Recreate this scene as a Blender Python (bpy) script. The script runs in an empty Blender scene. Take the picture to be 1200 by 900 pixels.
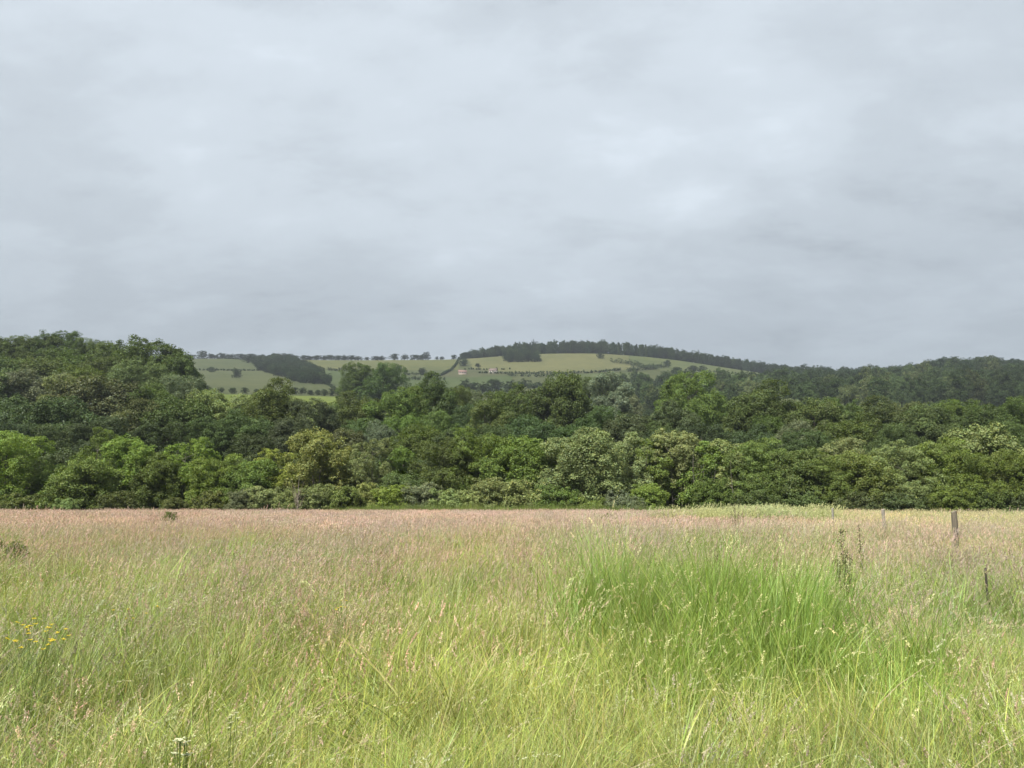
import bpy, math
import numpy as np
from mathutils import Vector

SC = bpy.context.scene
COL = SC.collection
R = math.radians
rng = np.random.RandomState(11)

# ------------------------------------------------------------------ camera, sky, sun, exposure
F = 906.0                       # focal length in pixels of a 1200 x 900 frame
HOR = 582.0                     # row of the horizon
EYE = 1.65
PITCH = math.atan((HOR - 450) / F)
cam_d = bpy.data.cameras.new('camera')
cam_d.lens = F / 1200 * 36.0
cam_d.clip_start, cam_d.clip_end = 0.1, 20000
cam = bpy.data.objects.new('camera', cam_d)
cam.location = (0, 0, EYE)
cam.rotation_euler = (R(90) + PITCH, 0, 0)
COL.objects.link(cam)
SC.camera = cam

SUN_ELEV, SUN_AZ = R(50), R(-146)      # azimuth from +Y towards +X: high on the left, a little behind the camera
SUN_STRENGTH, SUN_ANGLE = 4.8, R(2.0)
EXPOSURE = 1.05
SKY_STRENGTH = 0.10

SC.view_settings.view_transform = 'Standard'
SC.view_settings.look = 'None'
SC.view_settings.gamma = 1.0
SC.view_settings.use_curve_mapping = False
SC.view_settings.exposure = EXPOSURE
SC.render.engine = 'CYCLES'
cy = SC.cycles
cy.max_bounces, cy.diffuse_bounces, cy.glossy_bounces = 4, 2, 1
cy.transmission_bounces, cy.volume_bounces, cy.transparent_max_bounces = 3, 0, 4
cy.use_adaptive_sampling, cy.adaptive_threshold, cy.adaptive_min_samples = True, 0.018, 16
cy.use_denoising = True
cy.denoiser = 'OPENIMAGEDENOISE'
cy.denoising_input_passes = 'RGB_ALBEDO_NORMAL'
cy.denoising_prefilter = 'ACCURATE'
cy.caustics_reflective = cy.caustics_refractive = False
cy.sample_clamp_indirect = 6.0


def N(nt, kind, **kw):
    n = nt.nodes.new(kind)
    for k, v in kw.items():
        if k in n.bl_rna.properties.keys():
            setattr(n, k, v)
        else:
            n.inputs[k].default_value = v
    return n


def math_node(nt, op, a, b=None, c=None, clamp=False):
    n = nt.nodes.new('ShaderNodeMath')
    n.operation = op
    n.use_clamp = clamp
    for i, v in enumerate((a, b, c)):
        if v is None:
            continue
        if isinstance(v, (int, float)):
            n.inputs[i].default_value = v
        else:
            nt.links.new(v, n.inputs[i])
    return n.outputs[0]


def mix_col(nt, fac, a, b, blend='MIX'):
    n = nt.nodes.new('ShaderNodeMix')
    n.data_type = 'RGBA'
    n.blend_type = blend
    n.clamp_factor = True
    for sock, v in ((n.inputs[0], fac), (n.inputs[6], a), (n.inputs[7], b)):
        if isinstance(v, (int, float)):
            sock.default_value = v
        elif isinstance(v, tuple):
            sock.default_value = v if len(v) == 4 else (*v, 1)
        else:
            nt.links.new(v, sock)
    return n.outputs[2]


def ramp(nt, fac, stops, interp='LINEAR'):
    n = nt.nodes.new('ShaderNodeValToRGB')
    cr = n.color_ramp
    cr.interpolation = interp
    while len(cr.elements) < len(stops):
        cr.elements.new(0.5)
    for e, (p, c) in zip(cr.elements, stops):
        e.position = p
        e.color = (c, c, c, 1) if isinstance(c, (int, float)) else (*c, 1)
    nt.links.new(fac, n.inputs[0])
    return n.outputs[0]


def build_world():
    w = bpy.data.worlds.new('World')
    SC.world = w
    w.use_nodes = True
    nt = w.node_tree
    nt.nodes.clear()
    L = nt.links.new
    out = nt.nodes.new('ShaderNodeOutputWorld')
    bg = nt.nodes.new('ShaderNodeBackground')
    bg.inputs['Strength'].default_value = SKY_STRENGTH
    L(bg.outputs[0], out.inputs[0])
    sky = nt.nodes.new('ShaderNodeTexSky')
    sky.sky_type = 'NISHITA'
    sky.sun_disc = False
    sky.sun_elevation = SUN_ELEV
    sky.sun_rotation = SUN_AZ
    sky.air_density, sky.dust_density = 1.0, 2.0
    tc = nt.nodes.new('ShaderNodeTexCoord')
    sep = nt.nodes.new('ShaderNodeSeparateXYZ')
    L(tc.outputs['Generated'], sep.inputs[0])
    z = math_node(nt, 'MAXIMUM', sep.outputs[2], 0.0)
    den = math_node(nt, 'ADD', z, 0.30)
    x = math_node(nt, 'DIVIDE', sep.outputs[0], den)
    y = math_node(nt, 'DIVIDE', sep.outputs[1], den)
    cmb = nt.nodes.new('ShaderNodeCombineXYZ')
    L(x, cmb.inputs[0]); L(y, cmb.inputs[1])
    mp = nt.nodes.new('ShaderNodeMapping')
    mp.inputs['Location'].default_value = (1.2, 2.2, 0)
    mp.inputs['Rotation'].default_value = (0, 0, R(24))
    mp.inputs['Scale'].default_value = (1.0, 1.55, 1)
    L(cmb.outputs[0], mp.inputs[0])

    def noise(scale, detail, rough, dist, off):
        m2 = nt.nodes.new('ShaderNodeMapping')
        m2.inputs['Location'].default_value = off
        L(mp.outputs[0], m2.inputs[0])
        n = nt.nodes.new('ShaderNodeTexNoise')
        n.inputs['Scale'].default_value = scale
        n.inputs['Detail'].default_value = detail
        n.inputs['Roughness'].default_value = rough
        n.inputs['Distortion'].default_value = dist
        L(m2.outputs[0], n.inputs['Vector'])
        return n.outputs['Fac']
    big = noise(0.70, 4, 0.5, 0.0, (0, 0, 0))
    mid = noise(1.9, 9, 0.58, 0.25, (5, 2, 0))
    fine = noise(5.0, 9, 0.60, 0.2, (9, 4, 0))
    s = math_node(nt, 'MULTIPLY', big, 0.42)
    s = math_node(nt, 'MULTIPLY_ADD', mid, 0.36, s)
    s = math_node(nt, 'MULTIPLY_ADD', fine, 0.22, s)
    mod = ramp(nt, s, [(0.38, 0.77), (0.45, 0.92), (0.53, 1.04), (0.61, 1.20)], 'EASE')
    elev = ramp(nt, z, [(0.0, (1.92, 2.16, 2.36)), (0.08, (1.80, 2.01, 2.19)), (0.20, (2.24, 2.47, 2.67)), (0.34, (3.00, 3.30, 3.55)),
                        (0.55, (3.35, 3.68, 3.98)), (1.0, (3.5, 3.85, 4.2))])
    clouds = mix_col(nt, 1.0, elev, mod, 'MULTIPLY')
    full = mix_col(nt, 0.93, sky.outputs[0], clouds)
    L(full, bg.inputs['Color'])


build_world()
sd = bpy.data.lights.new('sun', 'SUN')
sd.energy, sd.angle, sd.color = SUN_STRENGTH, SUN_ANGLE, (1.0, 0.95, 0.86)
sun = bpy.data.objects.new('sun', sd)
to_sun = Vector((math.sin(SUN_AZ) * math.cos(SUN_ELEV), math.cos(SUN_AZ) * math.cos(SUN_ELEV), math.sin(SUN_ELEV)))
sun.rotation_euler = to_sun.to_track_quat('Z', 'Y').to_euler()
sun.location = to_sun * 100
COL.objects.link(sun)

# ------------------------------------------------------------------ picture rows and columns <-> the land
CP, SP = math.cos(PITCH), math.sin(PITCH)


def elev_of(py):                 # rise per metre of depth for a picture row
    v = (450 - np.asarray(py, float)) / F
    return (SP + v * CP) / (CP - v * SP)


def side_of(px, py):             # sideways offset per metre of depth
    v = (450 - np.asarray(py, float)) / F
    return (np.asarray(px, float) - 600) / F / (CP - v * SP)


def project(X, Y, Z):
    d = np.asarray(Y) * CP + (np.asarray(Z) - EYE) * SP
    u = np.asarray(X) / d
    v = (-np.asarray(Y) * SP + (np.asarray(Z) - EYE) * CP) / d
    return 600 + F * u, 450 - F * v


T_COL = np.array([-700, -200, 0, 120, 230, 300, 420, 540, 620, 700, 780, 860, 950, 1050, 1130, 1200, 1500, 2000], float)
T_D = np.array([110, 150, 200, 260, 350, 450, 600, 800, 1000, 1150, 1300, 1900], float)
T_PY = np.array([
    [600.5] * 18,
    [555, 560, 565, 567, 572, 576, 580, 582, 583, 583, 583, 583, 583, 583, 583, 583, 583, 583],
    [505, 510, 515, 517, 530, 545, 552, 560, 565, 566, 566, 566, 565, 565, 564, 564, 560, 560],
    [455, 458, 462, 465, 490, 515, 522, 535, 545, 548, 548, 548, 546, 545, 545, 545, 540, 540],
    [440, 445, 450, 455, 478, 492, 498, 505, 520, 525, 525, 522, 520, 518, 518, 518, 515, 515],
    [435, 438, 445, 450, 458, 464, 470, 490, 500, 505, 505, 500, 495, 492, 490, 490, 490, 490],
    [432, 436, 442, 447, 453, 457, 461, 470, 475, 480, 478, 474, 470, 468, 465, 466, 470, 470],
    [430, 434, 438, 440, 440, 444, 446, 449, 452, 455, 456, 457, 456, 451, 436, 442, 445, 455],
    [428, 430, 433, 432, 428, 431, 432, 432, 429, 428, 432, 441, 448, 448, 433, 440, 443, 452],
    [426, 428, 430, 428, 418, 420, 421, 420, 413, 412, 418, 431, 445, 448, 443, 446, 449, 450],
    [436, 438, 440, 438, 430, 432, 432, 432, 426, 426, 432, 444, 456, 458, 454, 456, 459, 460],
    [470] * 18], float)
# resample smoothly on a dense table
_ld = np.linspace(math.log(110), math.log(1900), 160)
_cp = np.arange(-700, 2001, 20, dtype=float)
_tab = np.array([np.interp(_cp, T_COL, r) for r in T_PY])
_tab = np.array([np.interp(_ld, np.log(T_D), _tab[:, j]) for j in range(len(_cp))]).T


def _blur(a, n, axis):
    k = np.hanning(2 * n + 3)[1:-1]
    k /= k.sum()
    pad = [(0, 0), (0, 0)]
    pad[axis] = (n, n)
    b = np.pad(a, pad, mode='edge')
    return np.apply_along_axis(lambda r: np.convolve(r, k, 'valid'), axis, b)


_tab = _blur(_blur(_tab, 2, 0), 2, 1)
_etab = elev_of(_tab)


def lumps(x, y, s, seed):
    a = np.sin(x / s + seed) * np.cos(y / s * 1.13 + seed * 1.7) + 0.6 * np.sin(x / s * 2.3 + y / s * 1.1 + seed * 2.1)
    return a / 1.6


def ground_z(X, Y):
    X = np.asarray(X, float); Y = np.asarray(Y, float)
    near = -0.65 * np.clip((Y - 18) / 67, 0, 1) ** 1.3 + 0.05 * lumps(X, Y, 5.0, 1.0) * np.clip(Y / 6, 0, 1)
    Yc = np.clip(Y, 110.01, 1899)
    s = X / Yc
    c = 600 + F * s * CP
    fi = np.clip((np.log(Yc) - _ld[0]) / (_ld[1] - _ld[0]), 0, len(_ld) - 1.001)
    fj = np.clip((c - _cp[0]) / 20.0, 0, len(_cp) - 1.001)
    i = fi.astype(int); j = fj.astype(int)
    a, b = fi - i, fj - j
    e = (_etab[i, j] * (1 - a) * (1 - b) + _etab[i + 1, j] * a * (1 - b) + _etab[i, j + 1] * (1 - a) * b + _etab[i + 1, j + 1] * a * b)
    far = EYE + Yc * e
    t = np.clip((Y - 104) / 22, 0, 1)
    return near * (1 - t) + far * t


def on_land(px, py, dmin=300, dmax=1180):
    """Point of the land seen at a picture position (search along the depth)."""
    Y = np.linspace(dmin, dmax, 700)
    X = side_of(px, py) * Y
    Z = ground_z(X, Y)
    line = EYE + elev_of(py) * Y
    hit = np.nonzero(Z >= line)[0]
    k = hit[0] if len(hit) else int(np.argmax((Z - EYE) / Y))
    return float(X[k]), float(Y[k]), float(Z[k])


def in_poly(px, py, poly):
    px = np.asarray(px); py = np.asarray(py)
    c = np.zeros(px.shape, bool)
    n = len(poly)
    for i in range(n):
        x0, y0 = poly[i]; x1, y1 = poly[(i + 1) % n]
        if y0 == y1:
            continue
        c ^= ((y0 > py) != (y1 > py)) & (px < (x1 - x0) * (py - y0) / (y1 - y0) + x0)
    return c


# ------------------------------------------------------------------ mesh building
class MB:
    """Collects quads with one colour per corner point."""
    def __init__(self):
        self.v, self.f, self.c, self.n = [], [], [], 0

    def add(self, v, f, c):
        v = np.asarray(v, np.float32).reshape(-1, 3)
        c = np.broadcast_to(np.asarray(c, np.float32), (len(v), 3))
        self.v.append(v); self.c.append(c)
        self.f.append(np.asarray(f, np.int32).reshape(-1, 4) + self.n)
        self.n += len(v)

    def quads(self, cen, a, b, col, fold=0.0):
        """Rhombus leaves: centre, half-length vector, half-width vector."""
        n = len(cen)
        v = np.stack([cen - a, cen + b, cen + a, cen - b], 1)
        f = np.arange(n * 4).reshape(n, 4)
        self.add(v.reshape(-1, 3), f, np.repeat(np.broadcast_to(col, (n, 3)), 4, 0))

    def tube(self, pts, rad, col, sides=6):
        pts = np.asarray(pts, float); rad = np.asarray(rad, float)
        t = np.gradient(pts, axis=0)
        t /= np.linalg.norm(t, axis=1, keepdims=True) + 1e-9
        ref = np.where(np.abs(t[:, 2:3]) > 0.9, np.array([[1.0, 0, 0]]), np.array([[0, 0, 1.0]]))
        u = np.cross(t, ref); u /= np.linalg.norm(u, axis=1, keepdims=True) + 1e-9
        w = np.cross(t, u)
        an = np.linspace(0, 2 * np.pi, sides, endpoint=False)
        ring = pts[:, None] + rad[:, None, None] * (u[:, None] * np.cos(an)[None, :, None] + w[:, None] * np.sin(an)[None, :, None])
        k = len(pts)
        idx = np.arange(k * sides).reshape(k, sides)
        f = np.stack([idx[:-1], np.roll(idx[:-1], -1, 1), np.roll(idx[1:], -1, 1), idx[1:]], -1)
        self.add(ring.reshape(-1, 3), f.reshape(-1, 4), col)

    def mesh(self, name, mat, smooth=False):
        v = np.concatenate(self.v); f = np.concatenate(self.f); c = np.concatenate(self.c)
        me = bpy.data.meshes.new(name)
        me.vertices.add(len(v)); me.vertices.foreach_set('co', v.ravel())
        me.loops.add(f.size); me.loops.foreach_set('vertex_index', f.ravel())
        me.polygons.add(len(f))
        me.polygons.foreach_set('loop_start', np.arange(0, f.size, 4, dtype=np.int32))
        if smooth:
            me.polygons.foreach_set('use_smooth', np.ones(len(f), bool))
        at = me.attributes.new('tone', 'FLOAT_COLOR', 'POINT')
        at.data.foreach_set('color', np.concatenate([c, np.ones((len(c), 1), np.float32)], 1).ravel())
        me.update(calc_edges=True)
        me.materials.append(mat)
        return me


def link(name, me, parent=None, loc=(0, 0, 0)):
    o = bpy.data.objects.new(name, me)
    COL.objects.link(o)
    o.location = loc
    if parent:
        o.parent = parent
    return o


def tag(o, label=None, cat=None, group=None, kind=None):
    for k, v in (('label', label), ('category', cat), ('group', group), ('kind', kind)):
        if v:
            o[k] = v
    return o


# ------------------------------------------------------------------ materials
def leaf_material(name, trans=0.35, gloss=0.05, rough=0.5, tint='OBJECT'):
    """Leaf colour from the mesh, tinted per plant; light passes through the leaf."""
    m = bpy.data.materials.new(name)
    m.use_nodes = True
    nt = m.node_tree
    nt.nodes.clear()
    L = nt.links.new
    out = nt.nodes.new('ShaderNodeOutputMaterial')
    at = N(nt, 'ShaderNodeAttribute', attribute_name='tone')
    if tint == 'OBJECT':
        ti = nt.nodes.new('ShaderNodeObjectInfo').outputs['Color']
    else:
        ti = N(nt, 'ShaderNodeAttribute', attribute_name='tint', attribute_type='INSTANCER').outputs['Color']
    col = mix_col(nt, 1.0, at.outputs['Color'], ti, 'MULTIPLY')
    di = nt.nodes.new('ShaderNodeBsdfDiffuse')
    tr = nt.nodes.new('ShaderNodeBsdfTranslucent')
    L(col, di.inputs['Color'])
    warm = mix_col(nt, 1.0, col, (1.06, 1.10, 0.65), 'MULTIPLY')
    L(warm, tr.inputs['Color'])
    mx = nt.nodes.new('ShaderNodeMixShader'); mx.inputs[0].default_value = trans
    L(di.outputs[0], mx.inputs[1]); L(tr.outputs[0], mx.inputs[2])
    gl = nt.nodes.new('ShaderNodeBsdfGlossy'); gl.inputs['Roughness'].default_value = rough
    gl.inputs['Color'].default_value = (0.9, 0.95, 1.0, 1)
    m2 = nt.nodes.new('ShaderNodeMixShader'); m2.inputs[0].default_value = gloss
    L(mx.outputs[0], m2.inputs[1]); L(gl.outputs[0], m2.inputs[2])
    L(m2.outputs[0], out.inputs['Surface'])
    return m


def bark_material(name, scale=3.0):
    m = bpy.data.materials.new(name)
    m.use_nodes = True
    nt = m.node_tree
    b = nt.nodes['Principled BSDF']
    b.inputs['Roughness'].default_value = 0.9
    at = N(nt, 'ShaderNodeAttribute', attribute_name='tone')
    no = N(nt, 'ShaderNodeTexNoise', Scale=scale, Detail=6.0, Roughness=0.65)
    tc = nt.nodes.new('ShaderNodeTexCoord')
    mp = nt.nodes.new('ShaderNodeMapping'); mp.inputs['Scale'].default_value = (3, 3, 0.5)
    nt.links.new(tc.outputs['Object'], mp.inputs[0]); nt.links.new(mp.outputs[0], no.inputs['Vector'])
    f = ramp(nt, no.outputs['Fac'], [(0.3, 0.55), (0.7, 1.35)])
    nt.links.new(mix_col(nt, 1.0, at.outputs['Color'], f, 'MULTIPLY'), b.inputs['Base Color'])
    bp = N(nt, 'ShaderNodeBump', Strength=0.6, Distance=0.05)
    nt.links.new(no.outputs['Fac'], bp.inputs['Height'])
    nt.links.new(bp.outputs[0], b.inputs['Normal'])
    return m


M_LEAF = leaf_material('foliage', 0.28, 0.012)
M_FAR = leaf_material('far_foliage', 0.2, 0.0, 0.6)
M_FARI = leaf_material('far_foliage_massed', 0.2, 0.0, 0.6, 'INST')
M_GRASS = leaf_material('grass_blades', 0.29, 0.018, 0.45, 'INST')
M_HERB = leaf_material('herb', 0.3, 0.03, 0.5)
M_BARK = bark_material('bark')
M_WOOD = bark_material('weathered_wood', 9.0)


def plain_material(name, rough=0.9):
    m = bpy.data.materials.new(name)
    m.use_nodes = True
    nt = m.node_tree
    b = nt.nodes['Principled BSDF']
    b.inputs['Roughness'].default_value = rough
    at = N(nt, 'ShaderNodeAttribute', attribute_name='tone')
    no = N(nt, 'ShaderNodeTexNoise', Scale=1.2, Detail=5.0)
    f = ramp(nt, no.outputs['Fac'], [(0.3, 0.88), (0.7, 1.1)])
    nt.links.new(mix_col(nt, 1.0, at.outputs['Color'], f, 'MULTIPLY'), b.inputs['Base Color'])
    return m


M_PLAIN = plain_material('painted_masonry')


def ground_material(name, scales, lo, hi, bump=0.0):
    m = bpy.data.materials.new(name)
    m.use_nodes = True
    nt = m.node_tree
    b = nt.nodes['Principled BSDF']
    b.inputs['Roughness'].default_value = 1.0
    b.inputs['Specular IOR Level'].default_value = 0.1
    at = N(nt, 'ShaderNodeAttribute', attribute_name='tone')
    geo = nt.nodes.new('ShaderNodeNewGeometry')
    fac = None
    for sc, w in scales:
        no = N(nt, 'ShaderNodeTexNoise', Scale=sc, Detail=6.0, Roughness=0.65)
        nt.links.new(geo.outputs['Position'], no.inputs['Vector'])
        fac = math_node(nt, 'MULTIPLY', no.outputs['Fac'], w) if fac is None else math_node(nt, 'MULTIPLY_ADD', no.outputs['Fac'], w, fac)
    f = ramp(nt, fac, [(0.36, lo), (0.64, hi)])
    nt.links.new(mix_col(nt, 1.0, at.outputs['Color'], f, 'MULTIPLY'), b.inputs['Base Color'])
    return m


M_SOIL = ground_material('meadow_soil', [(0.3, 0.5), (4.0, 0.5)], 0.7, 1.3)
M_HILL = ground_material('hill_pasture', [(0.014, 0.38), (0.08, 0.34), (0.35, 0.28)], (0.66, 0.74, 0.70), (1.36, 1.26, 1.2))


# ------------------------------------------------------------------ the land
def grid_mesh(name, X, Y, Z, colf, mat):
    n, k = X.shape
    mb = MB()
    idx = np.arange(n * k).reshape(n, k)
    f = np.stack([idx[:-1, :-1], idx[:-1, 1:], idx[1:, 1:], idx[1:, :-1]], -1)
    mb.add(np.stack([X, Y, Z], -1), f, colf.reshape(-1, 3))
    return mb.mesh(name, mat, True)


xs = np.arange(-210, 211, 3.0)
ys = np.arange(-60, 119, 2.0)
X, Y = np.meshgrid(xs, ys)
Z = ground_z(X, Y)
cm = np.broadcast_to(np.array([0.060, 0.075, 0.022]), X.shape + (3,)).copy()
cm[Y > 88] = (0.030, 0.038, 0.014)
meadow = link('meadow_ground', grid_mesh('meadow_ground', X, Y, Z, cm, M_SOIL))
tag(meadow, 'flat ground of the hay meadow under the long grass', 'ground', kind='structure')

FIELD = {                       # field outlines, by where they are seen
    'base': (0.040, 0.048, 0.020),
}
STRAW = (0.070, 0.074, 0.033)  # field colours kept dark: cloud shade over the hill is mixed in
OLIVE = (0.041, 0.051, 0.022)
GREEN = (0.037, 0.052, 0.020)
BRIGHT = (0.074, 0.098, 0.022)
FIELDS = [
    ([(150, 405), (335, 405), (325, 433), (232, 434), (150, 436)], OLIVE),
    ([(150, 435), (318, 434), (345, 450), (420, 452), (420, 464), (330, 461), (150, 462)], (0.045, 0.054, 0.023)),
    ([(330, 405), (545, 405), (536, 434), (470, 434), (368, 433)], (0.059, 0.066, 0.026)),
    ([(368, 433), (480, 436), (480, 462), (415, 462), (392, 452)], GREEN),
    ([(470, 434), (534, 434), (520, 441), (470, 442)], OLIVE),
    ([(470, 442), (600, 441), (600, 462), (470, 462)], GREEN),
    ([(536, 405), (620, 400), (735, 405), (740, 432), (705, 437), (560, 438)], STRAW),
    ([(520, 436), (560, 432), (600, 437), (560, 442), (515, 442)], (0.047, 0.052, 0.025)),
    ([(640, 439), (760, 436), (760, 452), (640, 452)], (0.045, 0.059, 0.022)),
    ([(735, 405), (920, 405), (925, 441), (860, 441), (780, 434), (740, 428)], (0.049, 0.061, 0.024)),
    ([(200, 461), (330, 463), (430, 466), (480, 470), (600, 474), (600, 500), (200, 500)], BRIGHT),
    ([(600, 474), (1300, 470), (1300, 540), (600, 540)], (0.058, 0.074, 0.022)),
]
s_ = np.concatenate([np.linspace(-1.7, -0.70, 40, endpoint=False), np.linspace(-0.70, 0.70, 640), np.linspace(0.70, 1.7, 41)[1:]])
d_ = np.concatenate([[112.0], np.geomspace(118, 380, 60), np.geomspace(384, 800, 90), np.linspace(803, 1190, 150), np.linspace(1200, 1900, 20)])
S, D = np.meshgrid(s_, d_)
X, Y = S * D, D
Z = ground_z(X, Y)
Z[0] -= 0.8
PX, PY = project(X, Y, Z)
PXw = PX + 1.2 * lumps(X, Y, 25.0, 3.0)
PYw = PY + 0.35 * lumps(X, Y, 31.0, 5.0)
ch = np.broadcast_to(np.array(FIELD['base']), X.shape + (3,)).copy()
ch[Y < 300] = (0.04, 0.05, 0.018)
for poly, c in FIELDS:
    ch[in_poly(PXw, PYw, poly) & (Y > 300)] = c
hills = link('hills', grid_mesh('hills', X, Y, Z, ch, M_HILL))
tag(hills, 'rolling hillside patchwork of olive and green fields behind the wood', 'hills', kind='structure')


# ------------------------------------------------------------------ trees
def unit(a):
    return a / (np.linalg.norm(a, axis=-1, keepdims=True) + 1e-9)


def crown_mesh(mb, r, lobes, n_clump, n_leaf, clump_r, leaf, hue=0.12):
    """Leaves gathered in clumps over the outside of irregular lobes."""
    for (c, rad) in lobes:
        c = np.asarray(c, float)
        dirs = unit(r.normal(size=(n_clump, 3)) + np.array([0, 0, 0.25]))
        rr = rad * r.uniform(0.62, 1.12, (n_clump, 1)) * (1 - 0.18 * (dirs[:, 2:3] < -0.2))
        cc = c + dirs * rr * np.array([1, 1, 1.08])
        lobe_tone = r.normal(0, 0.07)
        for q in range(n_clump):
            k = max(8, int(n_leaf * r.uniform(0.6, 1.4)))
            cr = clump_r * r.uniform(0.65, 1.35)
            d = unit(r.normal(size=(k, 3)) + dirs[q] * 0.7 + np.array([0, 0, 0.3]))
            p = cc[q] + d * (cr * r.uniform(0.25, 1.0, (k, 1)) ** 0.6) * np.array([1.05, 1.05, 0.9])
            nrm = unit(d * 0.7 + dirs[q] * 0.3 + np.array([0, 0, 0.25]) + r.normal(size=(k, 3)) * 0.7)
            t = unit(np.cross(nrm, r.normal(size=(k, 3))))
            b = np.cross(nrm, t)
            ls = leaf * r.uniform(0.6, 1.3, (k, 1))
            tone = 1 + lobe_tone + r.normal(0, 0.10) + r.normal(0, hue, (k, 1))
            warm = r.normal(0, 0.07, (k, 1))
            col = np.clip(tone, 0.45, 1.7) * np.concatenate([1 + warm, np.ones((k, 1)), 1 - warm], 1)
            mb.quads(p, t * ls * 0.60, b * ls * 0.46, col)


def dome_lobes(r, H, W, base, n, top=0.55, rad=(0.20, 0.34), jit=0.12):
    """Lobes that fill a dome: H height of the tree, W half-width, base height of the crown's underside."""
    L = []
    ch_ = H - base
    for i in range(n):
        t = (i + 0.5) / n
        z = base + ch_ * (0.10 + 0.78 * t)
        h = (z - base) / ch_
        prof = math.sqrt(max(0.05, 1 - abs((h - (1 - top)) / (top + 0.05 if h > 1 - top else 1.25 - top)) ** 2.2))
        a = i * 2.39996 + r.uniform(-0.5, 0.5)
        rr = W * rad[0] + (rad[1] - rad[0]) * W * r.rand()
        dist = max(0, W * prof - rr * 0.85) * r.uniform(0.75, 1.08)
        L.append(((dist * math.cos(a), dist * math.sin(a), z + r.normal(0, jit) * ch_ * 0.4), rr))
    L.append(((r.normal(0, 0.08) * W, r.normal(0, 0.08) * W, H - W * 0.32), W * 0.32))
    L.append(((0, 0, base + ch_ * 0.5), W * 0.42))
    return L


def limbs(mb, r, lobes, H, base, r0, col, stems=1, spread=0.0):
    for s in range(stems):
        a = r.uniform(0, 6.28)
        foot = np.array([math.cos(a), math.sin(a), 0]) * spread * r.uniform(0.3, 1.0) if stems > 1 else np.zeros(3)
        lean = foot * 1.3 + np.array([r.normal(0, 0.02), r.normal(0, 0.02), 0]) * H
        zz = np.linspace(0, 1, 9)
        pts = foot + lean * zz[:, None] + np.stack([0.012 * H * np.sin(zz * 5 + a), 0.012 * H * np.cos(zz * 4 + a), zz * H * 0.86], 1)
        pts[0, 2] = -0.35
        rad = r0 * (1 - 0.86 * zz) * (1.0 if stems == 1 else 0.7)
        rad[0] *= 1.35
        mb.tube(pts, rad, col, 7)
        for (c, lr) in lobes[s::stems]:
            c = np.asarray(c)
            h0 = np.clip((c[2] - 0.42 * np.linalg.norm(c[:2] - foot[:2]) - lr * 0.4) / (H * 0.86), 0.12, 0.9)
            k = h0 * 8
            i = int(k)
            p0 = pts[i] + (pts[min(i + 1, 8)] - pts[i]) * (k - i)
            tt = np.linspace(0, 1, 5)[:, None]
            mid_ = p0 + (c - p0) * np.array([0.55, 0.55, 0.35])
            cur = (1 - tt) ** 2 * p0 + 2 * tt * (1 - tt) * mid_ + tt ** 2 * c
            mb.tube(cur, r0 * 0.42 * (1 - h0 * 0.5) * (1 - 0.8 * tt[:, 0]), col, 5)


PROTO = {}
BARK_DARK = (0.055, 0.045, 0.034)
BARK_PALE = (0.14, 0.13, 0.105)
BARK_GREY = (0.12, 0.108, 0.085)


def add_proto(key, seed, H, W, base, n, nc, nl, cr, leaf, bark, r0, stems=1, spread=0.0, top=0.55, rad=(0.2, 0.34)):
    r = np.random.RandomState(seed)
    lob = dome_lobes(r, H, W, base, n, top, rad)
    tb, cb = MB(), MB()
    limbs(tb, r, lob, H, base, r0, np.array(bark), stems, spread)
    crown_mesh(cb, r, lob, int(nc * 1.25), int(nl * 1.15), cr * 0.92, leaf * 0.84)
    allv = np.concatenate(cb.v)
    top_z = float(np.percentile(allv[:, 2], 99.7))
    half = float(np.percentile(np.abs(allv[:, :2]), 98.0))
    PROTO.setdefault(key, []).append((tb.mesh('trunk', M_BARK, True), cb.mesh('crown', M_LEAF), top_z, half))


for i in range(3):               # bushy young trees of the front row (about 9 m)
    add_proto('round', 100 + i, 9.0, 3.7, 0.5, 20 + 3 * i, 26, 100, (0.46, 0.54, 0.66)[i], (0.105, 0.125, 0.155)[i], BARK_DARK, 0.17, rad=(0.24, 0.42))
for i in range(3):               # looser trees with several thin stems
    add_proto('airy', 200 + i, 9.0, 3.0, 1.5, 16 + 3 * i, 19, 76, (0.38, 0.46, 0.54)[i], (0.11, 0.125, 0.145)[i], BARK_GREY, 0.12, 3, 0.5, 0.6, (0.22, 0.38))
for i in range(3):               # slender pale-stemmed trees
    add_proto('slender', 300 + i, 9.0, 2.3, 2.5, 16, 18, 80, 0.40, 0.12, BARK_PALE, 0.065, 6, 1.2, 0.62, (0.26, 0.42))
for i in range(4):               # tall woodland trees (about 17 m)
    add_proto('tall', 400 + i, 17.0, 6.0, 2.0, 24 + 4 * i, 28, 92, (0.78, 1.02, 0.70, 0.9)[i], (0.18, 0.24, 0.165, 0.21)[i], BARK_DARK, 0.36, rad=(0.22, 0.40))
for i in range(2):               # tall feathery trees with pale limbs
    add_proto('feathery', 500 + i, 17.0, 4.6, 3.2, 28, 20, 75, 0.72, 0.19, BARK_GREY, 0.25, 2, 0.4, 0.62, (0.18, 0.32))
for i in range(3):               # shrubs
    add_proto('shrub', 600 + i, 3.0, 1.9, 0.1, 13, 17, 80, 0.32, 0.10, BARK_GREY, 0.05, 4, 0.3, 0.6, (0.28, 0.45))


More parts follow.
